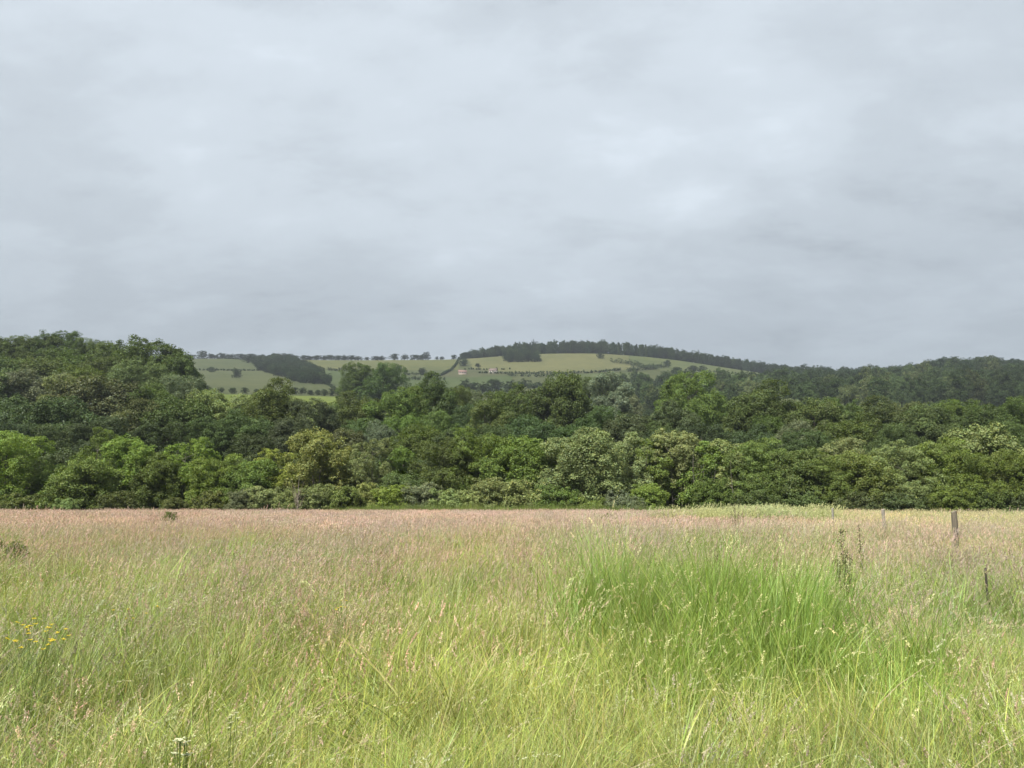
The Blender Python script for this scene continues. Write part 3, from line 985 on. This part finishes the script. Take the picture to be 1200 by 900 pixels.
# farm buildings
def farm(name, px, py, w, dpt, h, rh, wall, roof, label, yaw):
    x, d, z = on_land(px, py)
    e = bpy.data.objects.new(name, None); COL.objects.link(e)
    e.location = (x, d, z); e.rotation_euler = (0, 0, yaw)
    tag(e, label, 'building', 'farm buildings on the hill')
    hw_, hd = w / 2, dpt / 2
    mb = MB()
    v = [(-hw_, -hd, -1), (hw_, -hd, -1), (hw_, hd, -1), (-hw_, hd, -1), (-hw_, -hd, h), (hw_, -hd, h), (hw_, hd, h), (-hw_, hd, h),
         (-hw_, 0, h + rh), (hw_, 0, h + rh), (-hw_, 0, h), (hw_, 0, h)]
    mb.add(v, [(0, 1, 5, 4), (1, 2, 6, 5), (2, 3, 7, 6), (3, 0, 4, 7), (4, 10, 7, 8), (5, 9, 6, 11)], wall)
    link('wall', mb.mesh('wall', M_PLAIN), e)
    mb = MB()
    o_ = 0.4
    sl = rh / hd
    for s in (-1, 1):
        lo = (s * (hd + o_), h - sl * o_ + 0.05)
        v = [(-hw_ - o_, lo[0], lo[1]), (hw_ + o_, lo[0], lo[1]), (hw_ + o_, 0, h + rh + 0.05), (-hw_ - o_, 0, h + rh + 0.05)]
        v += [(a, b, c + 0.22) for a, b, c in v]
        mb.add(v, [(0, 1, 2, 3), (4, 5, 6, 7), (0, 1, 5, 4), (1, 2, 6, 5), (2, 3, 7, 6), (3, 0, 4, 7)], roof)
    rf = link('roof', mb.mesh('roof', M_PLAIN), e)
    for wx in np.linspace(-hw_ * 0.6, hw_ * 0.6, 3):
        mb = MB()
        v = [(wx - .5, -hd - .06, 1.0), (wx + .5, -hd - .06, 1.0), (wx + .5, -hd - .06, 2.2), (wx - .5, -hd - .06, 2.2)]
        v += [(a, b + 0.1, c) for a, b, c in v]
        mb.add(v, [(0, 1, 2, 3), (0, 1, 5, 4), (1, 2, 6, 5), (2, 3, 7, 6), (3, 0, 4, 7)], (0.03, 0.035, 0.04))
        link('window', mb.mesh('window', M_PLAIN), e)
    return e


farm('barn', 542, 438.6, 9.5, 6, 2.6, 2.4, (0.24, 0.20, 0.17), (0.15, 0.095, 0.08), 'small barn with reddish roof among the hill fields', 0.1)
farm('farmhouse', 578, 437.2, 9, 6, 3.0, 2.6, (0.42, 0.39, 0.35), (0.12, 0.09, 0.08), 'small farmhouse with pale wall at the foot of the straw field', -0.25)


# ------------------------------------------------------------------ grass
def blades(mb, r, n, rad, hgt, wid, lean, bend, col, seg=4, colvar=0.14, wind=0.0, root=None, straw=0.0):
    a = r.uniform(0, 6.28, n)
    rr = rad * np.sqrt(r.rand(n))
    base = np.stack([rr * np.cos(a), rr * np.sin(a), np.full(n, -0.04)], 1) if root is None else root
    az = r.uniform(0, 6.28, n)
    dv = np.stack([np.cos(az), np.sin(az), np.zeros(n)], 1)
    h = hgt * r.uniform(0.55, 1.1, n)
    ln = lean * r.uniform(0.2, 1.3, n)
    bd = bend * r.uniform(0.1, 1.6, n)
    t = np.linspace(0, 1, seg + 1)
    hor = h[:, None] * (ln[:, None] * t + bd[:, None] * t ** 2.2)
    ver = h[:, None] * (t - 0.32 * bd[:, None] * t ** 2.6)
    P = base[:, None] + dv[:, None] * hor[..., None]
    P[..., 2] += ver
    P[..., 0] += wind * h[:, None] * t ** 1.8
    side = np.stack([-np.sin(az + r.normal(0, 0.7, n)), np.cos(az + r.normal(0, 0.7, n)), np.zeros(n)], 1)
    w = wid * r.uniform(0.6, 1.3, n)[:, None] * np.array(1.02 - t ** 1.7)
    Lf = P - side[:, None] * w[..., None] * 0.5
    Rt = P + side[:, None] * w[..., None] * 0.5
    v = np.stack([Lf, Rt], 2)                                  # n, seg+1, 2, 3
    idx = np.arange(n * (seg + 1) * 2).reshape(n, seg + 1, 2)
    f = np.stack([idx[:, :-1, 0], idx[:, :-1, 1], idx[:, 1:, 1], idx[:, 1:, 0]], -1)
    c = np.asarray(col)[None] * np.clip(1 + r.normal(0, colvar, (n, 1)), 0.4, 1.8) * np.concatenate([1 + r.normal(0, 0.1, (n, 1)), np.ones((n, 1)), 1 + r.normal(0, 0.15, (n, 1))], 1)
    dry = r.rand(n) < straw
    c[dry] = np.array([0.42, 0.36, 0.20]) * r.uniform(0.7, 1.1, (dry.sum(), 1))
    mb.add(v.reshape(-1, 3), f.reshape(-1, 4), np.repeat(c, (seg + 1) * 2, 0))
    return P


def heads(mb, r, P, length, width, n_sp, size, col, droop=0.0, var=0.14):
    """Flower heads of short spikelets over the top part of each stem."""
    n = len(P)
    tip, prev = P[:, -1], P[:, -2]
    d = unit(tip - prev)
    for i in range(n):
        ln = length * r.uniform(0.6, 1.25)
        s = r.uniform(0, 1, n_sp)
        env = width * np.sin(np.clip(s * 0.92 + 0.08, 0, 1) * np.pi) ** 0.8
        off = r.normal(size=(n_sp, 3)) * env[:, None] * 0.55
        c0 = tip[i] + d[i] * (ln * (s - 0.55))[:, None] + off
        c0[:, 2] -= droop * ln * s ** 2
        c0[:, 0] += droop * 0.8 * ln * s
        ax = unit(d[i] + r.normal(size=(n_sp, 3)) * 0.45 - np.array([0, 0, droop]) * s[:, None])
        b = unit(np.cross(ax, r.normal(size=(n_sp, 3))))
        sz = size * r.uniform(0.6, 1.3, (n_sp, 1))
        cc = np.asarray(col)[None] * np.clip(1 + r.normal(0, var), 0.5, 1.6) * np.clip(1 + r.normal(0, 0.12, (n_sp, 1)), 0.5, 1.6)
        mb.quads(c0, ax * sz, b * sz * 0.36, cc)


G_GREEN = (0.230, 0.294, 0.066)
G_LUSH = (0.168, 0.252, 0.052)
G_PALE = (0.44, 0.45, 0.20)
H_PINK = (0.54, 0.385, 0.315)
H_TAN = (0.46, 0.385, 0.255)
H_PALE = (0.46, 0.45, 0.25)
protos, parts_of, KIND = [], {}, {}
for i in range(4):               # 0-3 leafy tuft
    r = np.random.RandomState(40 + i); mb = MB()
    blades(mb, r, 44, 0.15, 0.56, 0.0055, 0.28, 0.50, G_GREEN, 6, 0.36, 0.05, straw=0.10)
    blades(mb, r, 5, 0.12, 0.64, 0.0056, 0.20, 0.65, (0.27, 0.315, 0.075), 8, 0.2, 0.08)
    blades(mb, r, 12, 0.13, 0.42, 0.007, 0.3, 0.6, G_PALE, 5, 0.2, straw=0.25)
    blades(mb, r, 9, 0.13, 0.80, 0.0026, 0.12, 0.16, (0.30, 0.33, 0.12), 5, 0.15, 0.12, straw=0.2)
    parts_of.setdefault('tuft', []).append(mb)
for i in range(4):               # 4-7 stems with pink-tan soft heads
    r = np.random.RandomState(50 + i); mb = MB()
    P = blades(mb, r, 13, 0.18, 0.70, 0.0024, 0.10, 0.12, (0.28, 0.28, 0.12), 5, 0.15, 0.12)
    heads(mb, r, P, 0.080, 0.0060, 40, 0.0052, H_PINK if i % 2 else H_TAN, 0.12)
    blades(mb, r, 20, 0.16, 0.50, 0.0058, 0.24, 0.42, G_GREEN, 5, 0.34, 0.05, straw=0.14)
    parts_of.setdefault('flowering_stems', []).append(mb)
for i in range(4):               # 8-11 nodding pale oat-like heads
    r = np.random.RandomState(60 + i); mb = MB()
    P = blades(mb, r, 5, 0.14, 0.80, 0.0026, 0.14, 0.30, (0.30, 0.33, 0.12), 7, 0.12, 0.18)
    heads(mb, r, P, 0.13, 0.010, 40, 0.0060, H_PALE if i % 2 else (0.38, 0.41, 0.19), 0.45)
    blades(mb, r, 22, 0.14, 0.58, 0.0066, 0.24, 0.45, G_GREEN, 6, 0.34, 0.06)
    parts_of.setdefault('nodding_stems', []).append(mb)
for i in range(3):               # 12-14 tall lush tussock
    r = np.random.RandomState(70 + i); mb = MB()
    blades(mb, r, 70, 0.18, 1.10, 0.0060, 0.14, 0.22, G_LUSH, 8, 0.18, 0.16)
    blades(mb, r, 24, 0.17, 0.7, 0.0065, 0.25, 0.4, G_GREEN, 5, 0.18, 0.1)
    P = blades(mb, r, 2, 0.15, 1.15, 0.003, 0.1, 0.15, (0.28, 0.31, 0.11), 6, 0.1, 0.22)
    heads(mb, r, P, 0.14, 0.009, 36, 0.007, (0.42, 0.41, 0.22), 0.2)
    parts_of.setdefault('tall_tussock', []).append(mb)
for i in range(3):               # 15-17 wide patch for the distance: green leaves
    r = np.random.RandomState(80 + i); mb = MB()
    blades(mb, r, 170, 0.55, 0.46, 0.013, 0.22, 0.35, G_GREEN, 3, 0.2, 0.06, straw=0.12)
    KIND.setdefault('leafy_patch', []).append(len(protos)); protos.append(mb.mesh('leafy_patch', M_GRASS))
for i in range(4):               # 18-21 wide patch for the distance: pink and tan heads
    r = np.random.RandomState(90 + i); mb = MB()
    P = blades(mb, r, 75, 0.6, 0.64, 0.006, 0.12, 0.12, (0.25, 0.25, 0.11), 3, 0.15, 0.10)
    heads(mb, r, P, 0.10, 0.012, 9, 0.019, H_PINK if i != 1 else H_TAN, 0.1)
    blades(mb, r, 50, 0.55, 0.42, 0.011, 0.2, 0.35, G_GREEN, 3, 0.2, 0.05)
    KIND.setdefault('flowering_patch', []).append(len(protos)); protos.append(mb.mesh('flowering_patch', M_GRASS))
for i in range(2):               # 22-23 tall pale grass for the far bank
    r = np.random.RandomState(95 + i); mb = MB()
    P = blades(mb, r, 60, 0.5, 1.15, 0.010, 0.10, 0.14, (0.30, 0.33, 0.13), 4, 0.15, 0.14)
    heads(mb, r, P, 0.20, 0.02, 9, 0.028, (0.50, 0.48, 0.32), 0.15)
    blades(mb, r, 90, 0.5, 0.85, 0.013, 0.15, 0.25, (0.22, 0.28, 0.085), 3, 0.2, 0.1)
    KIND.setdefault('tall_pale_patch', []).append(len(protos)); protos.append(mb.mesh('tall_pale_patch', M_GRASS))


def gathered(mbs, n, radius, r):
    """Several clumps of one kind, each turned, leaning and of its own size, as one patch."""
    out = MB()
    for q in range(n):
        m = mbs[r.randint(len(mbs))]
        a = r.uniform(-1.3, 1.3); ca, sa = math.cos(a), math.sin(a)
        sc_ = r.uniform(0.72, 1.2); rr = radius * math.sqrt(r.rand()); ph = r.uniform(0, 6.28)
        lx, ly = r.normal(0, 0.15), r.normal(0, 0.15)
        tone = 1 + r.normal(0, 0.10) + np.array([r.normal(0, 0.06), 0, r.normal(0, 0.05)])
        for v, f, c in zip(m.v, m.f, m.c):
            w = np.stack([v[:, 0] * ca - v[:, 1] * sa + lx * v[:, 2], v[:, 0] * sa + v[:, 1] * ca + ly * v[:, 2], v[:, 2]], 1) * sc_
            out.v.append((w + np.array([rr * math.cos(ph), rr * math.sin(ph), 0])).astype(np.float32))
            out.c.append((c * tone).astype(np.float32))
            first = f.min()
            out.f.append(f - first + out.n)
            out.n += len(v)
    return out


for nm in ('tuft', 'flowering_stems', 'nodding_stems', 'tall_tussock'):
    for size, n, radius, count in (('near', 4, 0.25, 5), ('mid', 8, 0.46, 5)):
        for i in range(count):
            KIND.setdefault(nm + '_' + size, []).append(len(protos))
            protos.append(gathered(parts_of[nm], n, radius, np.random.RandomState(len(protos) + 500)).mesh(nm, M_GRASS))
grass_coll = source_collection('sward', protos)


def vnoise(x, y, s, seed):
    """Smooth value noise, 0..1."""
    x = x / s + seed * 17.3; y = y / s + seed * 9.1
    xi, yi = np.floor(x).astype(int), np.floor(y).astype(int)
    fx, fy = x - xi, y - yi
    fx = fx * fx * (3 - 2 * fx); fy = fy * fy * (3 - 2 * fy)

    def h(a, b):
        q = np.sin(a * 127.1 + b * 311.7 + seed * 74.7) * 43758.5453
        return q - np.floor(q)
    return (h(xi, yi) * (1 - fx) + h(xi + 1, yi) * fx) * (1 - fy) + (h(xi, yi + 1) * (1 - fx) + h(xi + 1, yi + 1) * fx) * fy


def tussock(x, y):
    """1 inside the tall green patch of the middle distance."""
    d = np.hypot((x - 2.1) / 1.15, (y - 7.9) / 2.7) + 0.6 * (vnoise(x, y, 0.8, 3) - 0.5)
    d2 = np.hypot((x - 1.2) / 0.5, (y - 8.4) / 2.3) + 0.6 * (vnoise(x, y, 0.8, 4) - 0.5)
    return np.clip(1.35 - np.minimum(d, d2) * 1.0, 0, 1)


def scatter(y0, y1, dens, seed):
    r = np.random.RandomState(seed)
    wmax = 0.74 * y1 + 1.2
    n = int(dens * 2 * wmax * (y1 - y0))
    x = r.uniform(-wmax, wmax, n); y = r.uniform(y0, y1, n)
    k = np.abs(x) < 0.74 * y + 1.2
    return x[k], y[k], r


pos, rot, scl, idx, tint = [], [], [], [], []


def put(x, y, r, kinds, s, tintc, lean=0.12, hs=1.0, rough=False):
    n = len(x)
    if n == 0:
        return
    z = ground_z(x, y)
    pos.append(np.stack([x, y, z], 1))
    rot.append(np.stack([r.normal(0, lean, n), r.normal(0, lean, n), r.uniform(-1.1, 1.1, n)], 1))
    ss = s * r.uniform(0.8, 1.2, n)
    clump = 0.60 + 0.52 * vnoise(x, y, 0.55, 12) + 0.22 * (vnoise(x, y, 1.7, 13) - 0.5) - 0.25 * np.clip((3.6 - y) / 1.6, 0, 1) if rough else np.ones(n)
    scl.append(np.stack([ss, ss, ss * hs * clump * r.uniform(0.85, 1.15, n)], 1))
    idx.append(r.choice(kinds, n))
    tint.append(tintc * np.clip(1 + r.normal(0, 0.09, (n, 1)), 0.6, 1.4))


def tone_of(x, y, base):
    """Slow drifts of colour through the sward: greener and drier patches."""
    a = vnoise(x, y, 3.0, 1)[:, None] - 0.5
    b = vnoise(x, y, 1.1, 2)[:, None] - 0.5
    return np.asarray(base)[None] * (1 + np.concatenate([0.30 * a + 0.22 * b, 0.12 * a + 0.26 * b, 0.06 + 0.22 * b], 1))


WHITE = (1, 1, 1)
for (y0, y1, dens, sc, sz) in ((1.9, 5, 24, 1.0, 'near'), (5, 9, 16, 1.1, 'near'), (9, 16, 5.4, 1.2, 'mid'), (16, 26, 3.6, 1.3, 'mid')):
    x, y, r = scatter(y0, y1, dens, int(y0 * 10))
    tz = tussock(x, y)
    dry = vnoise(x, y, 2.4, 5) * 0.6 + vnoise(x, y, 0.9, 6) * 0.4
    u = r.rand(len(x))
    pf = np.clip((y - 4.5) / 11, 0, 1) * 0.60 + 0.09 + np.clip(y / 8, 0.3, 1) * 1.0 * (dry - 0.5)          # share of pink-tan flower stems
    pf = np.where(tz > 0.5, 0.06, np.clip(pf, 0.04, 0.85))
    pn = np.clip(0.20 - y * 0.012, 0.04, 0.2)                                     # share of nodding stems
    is_t = u < np.clip((tz - 0.15) * 1.4, 0, 0.70)
    is_f = ~is_t & (u < pf)
    is_n = ~is_t & ~is_f & (u > 1 - pn)
    is_g = ~(is_t | is_f | is_n)
    put(x[is_t], y[is_t], r, KIND['tall_tussock_' + sz], 0.98, tone_of(x[is_t], y[is_t], WHITE), 0.13, (0.62 + 0.4 * tz[is_t]) * (0.85 + 0.3 * vnoise(x[is_t], y[is_t], 0.6, 14)))
    put(x[is_f], y[is_f], r, KIND['flowering_stems_' + sz], sc * 0.97, tone_of(x[is_f], y[is_f], WHITE), 0.12, rough=True)
    put(x[is_n], y[is_n], r, KIND['nodding_stems_' + sz], sc * 0.95, tone_of(x[is_n], y[is_n], WHITE), 0.14, rough=True)
    put(x[is_g], y[is_g], r, KIND['tuft_' + sz], sc * 1.04, tone_of(x[is_g], y[is_g], WHITE), 0.17, rough=True)
for (y0, y1, dens, sc) in ((26, 45, 5.0, 1.05), (45, 90, 2.6, 1.2)):
    x, y, r = scatter(y0, y1, dens, int(y0 * 10))
    g = vnoise(x, y * 0.45, 6.0, 7) * 0.65 + vnoise(x, y, 2.0, 8) * 0.35
    right = np.clip((x / y - 0.30) / 0.18, 0, 1)                                   # paler, yellower field past the posts
    right = right * np.clip((y - 22) / 12, 0, 1)
    pf = np.clip(0.78 + 0.9 * (0.42 - g), 0.25, 0.95) * (1 - 0.80 * right)
    u = r.rand(len(x))
    f = u < pf
    yel = np.array([0.95, 1.12, 0.80])
    tf = tone_of(x[f], y[f], WHITE) * (1 + right[f][:, None] * (yel - 1))
    tg = tone_of(x[~f], y[~f], WHITE) * (1 + right[~f][:, None] * (np.array([1.25, 1.20, 0.9]) - 1))
    put(x[f], y[f], r, KIND['flowering_patch'], sc, tf, 0.05)
    put(x[~f], y[~f], r, KIND['leafy_patch'], sc, tg, 0.05)
massed('meadow_grass', np.concatenate(pos), np.concatenate(rot), np.concatenate(scl), np.concatenate(idx), np.concatenate(tint), grass_coll,
       'long green hay grass with pinkish seed heads filling the meadow', 'grass')

# tall pale grass bank and the green weedy strip under the shrubs
pos, rot, scl, idx, tint = [], [], [], [], []
r = np.random.RandomState(301)
n = 420
y = r.uniform(40, 52, n); c = r.uniform(-0.5, 1.0, n)
px = 880 + 62 * r.normal(0, 0.62, n) + r.uniform(-40, 40, n)
x = (px - 600) / F * y
put(x, y, r, KIND['tall_pale_patch'], 0.95, tone_of(x, y, (0.80, 0.84, 0.58)) * r.uniform(0.75, 1.2, (n, 1)), 0.09, 0.98)
massed('tall_pale_grass', np.concatenate(pos), np.concatenate(rot), np.concatenate(scl), np.concatenate(idx), np.concatenate(tint), grass_coll,
       'bank of taller pale feathery grass rising at the far side of the meadow', 'grass')
pos, rot, scl, idx, tint = [], [], [], [], []
n = 2600
y = r.uniform(84.5, 90, n); px = r.uniform(-40, 1240, n)
wide = np.interp(px, [0, 150, 380, 450, 700, 800, 900, 1200], [0.35, 0.4, 0.7, 1.15, 1.15, 0.9, 0.5, 0.45])
x = (px - 600) / F * y
put(x, y, r, KIND['leafy_patch'], 1.35, tone_of(x, y, (0.58, 0.64, 0.55)) * r.uniform(0.6, 1.2, (n, 1)), 0.10)
s_all = scl[-1]; s_all[:, 2] *= wide * 2.3 * r.uniform(0.6, 1.15, n)
massed('weedy_strip', np.concatenate(pos), np.concatenate(rot), np.concatenate(scl), np.concatenate(idx), np.concatenate(tint), grass_coll,
       'green strip of nettles and rank weeds under the shrubs', 'ground cover')


# ------------------------------------------------------------------ fence posts and single plants
def post(px, top_py, d, w, lean, label, tone):
    x = float(side_of(px, top_py)) * d
    g = float(ground_z(x, d)); h = EYE + float(elev_of(top_py)) * d - g
    r = np.random.RandomState(int(px))
    mb = MB()
    sides = 9
    rings = 10
    an = np.linspace(0, 2 * np.pi, sides, endpoint=False)
    prof = 1 + 0.09 * r.normal(size=sides)
    V = []
    for q in range(rings):
        t = q / (rings - 1)
        rad = w / 2 * (1.04 - 0.10 * t) * (1 + 0.03 * r.normal())
        cz = -0.4 + (h + 0.4) * t
        for j in range(sides):
            cut = 0.05 * w * math.cos(an[j]) * 4 if q == rings - 1 else 0
            V.append((rad * prof[j] * math.cos(an[j]) + lean * cz, rad * prof[j] * math.sin(an[j]), cz + cut))
    V.append((lean * h, 0, h + 0.012))
    ids = np.arange(rings * sides).reshape(rings, sides)
    Fc = [(ids[q, j], ids[q, (j + 1) % sides], ids[q + 1, (j + 1) % sides], ids[q + 1, j]) for q in range(rings - 1) for j in range(sides)]
    top = rings * sides
    mb.add(V, Fc, tone)
    o = bpy.data.objects.new('fence_post', None); COL.objects.link(o)
    o.location = (x, d, g)
    tag(o, label, 'fence post', 'old wooden posts across the meadow')
    link('post_shaft', mb.mesh('post_shaft', M_WOOD, True), o)
    cap = MB()
    rim = [V[(rings - 1) * sides + j] for j in range(sides)]
    cap.add(rim + [V[-1]], [(j, (j + 1) % sides, (j + 2) % sides, sides) for j in range(0, sides - 1, 2)] + [(sides - 1, 0, 1, sides)], np.array(tone) * 1.25)
    link('post_top', cap.mesh('post_top', M_WOOD), o)


post(1117, 599.5, 17.5, 0.115, 0.01, 'nearest and thickest weathered wooden post standing out of the meadow grass', (0.115, 0.098, 0.072))
post(1035, 597, 27, 0.12, -0.01, 'middle grey wooden post standing in the meadow grass', (0.22, 0.20, 0.165))
post(975, 595.5, 38, 0.12, 0.02, 'farthest thin grey post beside the pale tall grass', (0.22, 0.205, 0.17))
post(1154, 666, 9.3, 0.026, 0.01, 'short thin dark stake poking out of the meadow grass', (0.035, 0.028, 0.022))


def dock(px, top_py, d, n_stem, label, tone, hspread=0.16, name='dock_plant'):
    x = float(side_of(px, top_py)) * d
    g = float(ground_z(x, d)); h = EYE + float(elev_of(top_py)) * d - g
    r = np.random.RandomState(int(px) + 5)
    e = bpy.data.objects.new(name, None); COL.objects.link(e)
    e.location = (x, d, g)
    tag(e, label, 'plant', 'seeding weeds in the meadow')
    sb, hb, lb = MB(), MB(), MB()
    for s in range(n_stem):
        hh = h * (1.0 if s == 0 else r.uniform(0.65, 0.97))
        a = r.uniform(0, 6.28); sp = hspread * r.uniform(0.3, 1) * (0 if s == 0 else 1)
        tt = np.linspace(0, 1, 7)
        P = np.stack([sp * math.cos(a) * tt ** 0.8 + 0.015 * np.sin(tt * 5 + s), sp * math.sin(a) * tt ** 0.8, hh * tt - 0.03], 1)
        sb.tube(P, 0.006 * (1.1 - 0.7 * tt), np.array(tone) * 1.1, 5)
        k = 170
        t = r.uniform(0.5, 1.0, k)
        c = np.stack([np.interp(t, tt, P[:, j]) for j in range(3)], 1)
        whorl = 0.012 + 0.020 * np.abs(np.sin(t * 38 + s))
        c += r.normal(size=(k, 3)) * whorl[:, None] * np.array([1, 1, 0.5])
        u_ = unit(r.normal(size=(k, 3))); b = unit(np.cross(u_, r.normal(size=(k, 3))))
        hb.quads(c, u_ * 0.014, b * 0.009, np.array(tone) * np.clip(1 + r.normal(0, 0.2, (k, 1)), 0.5, 1.6))
        for q in range(3):
            t0 = r.uniform(0.1, 0.5); p = np.array([np.interp(t0, tt, P[:, j]) for j in range(3)])
            az = r.uniform(0, 6.28); dv = np.array([math.cos(az), math.sin(az), 0.5]); dv /= np.linalg.norm(dv)
            sd = np.array([-math.sin(az), math.cos(az), 0])
            l_, w_ = 0.17, 0.03
            lb.add([p, p + dv * l_ * .5 + sd * w_, p + dv * l_ + np.array([0, 0, -0.05]), p + dv * l_ * .5 - sd * w_], [(0, 1, 2, 3)], (0.07, 0.11, 0.03))
    for nm, m in (('stem', sb), ('seed_head', hb), ('leaf', lb)):
        o = link(nm, m.mesh(nm, M_HERB), e)
        o.color = (1, 1, 1, 1)


dock(986, 617, 10.5, 5, 'cluster of dark seeding dock stems rising by the right edge of the tall green tussock', (0.11, 0.10, 0.045))
dock(861, 590, 26, 4, 'thin dark dock stems standing before the pale grass bank', (0.11, 0.10, 0.045), 0.2)
dock(843, 648, 11, 4, 'low brown dock stems at the back of the tall green tussock', (0.085, 0.07, 0.035), 0.2)
dock(1007, 612, 14, 2, 'single thin brown dock stem right of the dark dock cluster', (0.14, 0.12, 0.06), 0.1)
dock(586, 637, 21, 3, 'dark green weed stems in the middle of the pink meadow', (0.07, 0.09, 0.035), 0.3)


def bush(px, py, hw, d, tone, label):
    place_tree(px, py, hw, d, 'shrub', tone, 'meadow_bush', label, 'shrub', None)


bush(200, 600, 9, 34, 'mid', 'small dark green bush poking up through the pink grass')
bush(10, 661, 18, 15, 'light', 'leafy green thistle poking out of the meadow grass at the left border')
bush(712, 603, 7, 50, 'mid', 'tiny green bush at the far side of the pink meadow')


def flower_plant(px, py, d, n, col, size, label, name, spread=0.25, cat='flower', flat=True, group=None):
    """Stems carrying small open flowers."""
    x = float(side_of(px, py)) * d
    g = float(ground_z(x, d)); h = EYE + float(elev_of(py)) * d - g
    r = np.random.RandomState(int(px * 3 + py))
    e = bpy.data.objects.new(name, None); COL.objects.link(e)
    e.location = (x, d, g)
    tag(e, label, cat, group)
    sb, fb = MB(), MB()
    for s in range(n):
        a = r.uniform(0, 6.28); sp = spread * math.sqrt(r.rand())
        tp = np.array([sp * math.cos(a), sp * math.sin(a), h * r.uniform(0.90, 1.02)])
        tt = np.linspace(0, 1, 5)[:, None]
        sb.tube(tp * np.array([0.6, 0.6, 1]) * tt + tp * np.array([0.4, 0.4, 0]) * tt ** 3, 0.0018 * np.ones(5), (0.16, 0.21, 0.06), 4)
        k = 6 if flat else 16
        for q in range(k):
            az = q * 6.283 / k + r.uniform(-0.2, 0.2)
            rr_ = size * (0.55 if flat else r.uniform(0.1, 1.0))
            c = tp + np.array([math.cos(az) * rr_, math.sin(az) * rr_, 0.15 * size * r.normal()])
            dv = np.array([math.cos(az), math.sin(az), 0.35]); sd = np.array([-math.sin(az), math.cos(az), 0])
            fb.quads(c[None], (dv * size * (0.55 if flat else 0.28))[None], (sd * size * (0.42 if flat else 0.26))[None], np.array(col) * r.uniform(0.85, 1.1))
    for nm, m in (('stem', sb), ('blossom', fb)):
        o = link(nm, m.mesh(nm, M_HERB), e)
        o.color = (1, 1, 1, 1)


YEL = (0.58, 0.45, 0.03)
flower_plant(42, 727, 5.9, 9, YEL, 0.017, 'topmost cluster of yellow flowers in the green grass', 'yellow_flowers', 0.2)
flower_plant(52, 738, 5.45, 11, YEL, 0.017, 'largest cluster of yellow flowers in the green grass', 'yellow_flowers', 0.2)
flower_plant(36, 745, 5.2, 8, YEL, 0.016, 'lowest cluster of yellow flowers in the green grass', 'yellow_flowers', 0.22)
flower_plant(405, 704, 7.0, 6, YEL, 0.014, 'yellow flowers alone in the middle of the green meadow', 'yellow_flowers', 0.12)
flower_plant(152, 713, 6.5, 4, YEL, 0.013, 'few yellow flowers between the large yellow cluster and the meadow middle', 'yellow_flowers', 0.16)
flower_plant(168, 712, 6.5, 3, YEL, 0.013, 'sparse yellow flowers beside another sparse yellow flower plant', 'yellow_flowers', 0.16)
flower_plant(216, 868, 3.45, 8, (0.50, 0.52, 0.34), 0.020, 'white umbel flower head low in the near grass', 'white_umbel', 0.035, flat=False)
flower_plant(272, 838, 3.85, 6, (0.42, 0.42, 0.26), 0.014, 'creamy flower head beyond the white umbel', 'cream_flower', 0.05, flat=False)

# ------------------------------------------------------------------ haze
HAZE = 0.00011
hz = bpy.data.meshes.new('haze')
a, b, c0, c1, y0, y1 = -2600, 2600, -12.0, 330.0, -90.0, 2100.0
hz.from_pydata([(a, y0, c0), (b, y0, c0), (b, y1, c0), (a, y1, c0), (a, y0, c1), (b, y0, c1), (b, y1, c1), (a, y1, c1)], [],
               [(0, 3, 2, 1), (4, 5, 6, 7), (0, 1, 5, 4), (1, 2, 6, 5), (2, 3, 7, 6), (3, 0, 4, 7)])
if HAZE > 0:
    m = bpy.data.materials.new('haze')
    m.use_nodes = True
    nt = m.node_tree
    nt.nodes.clear()
    out = nt.nodes.new('ShaderNodeOutputMaterial')
    pv = nt.nodes.new('ShaderNodeVolumePrincipled')
    pv.inputs['Color'].default_value = (0.80, 0.88, 1.0, 1)
    pv.inputs['Density'].default_value = HAZE
    pv.inputs['Anisotropy'].default_value = 0.2
    nt.links.new(pv.outputs[0], out.inputs['Volume'])
    hz.materials.append(m)
    tag(link('haze', hz), 'thin pale haze lying over the valley and hills', 'haze', kind='stuff')
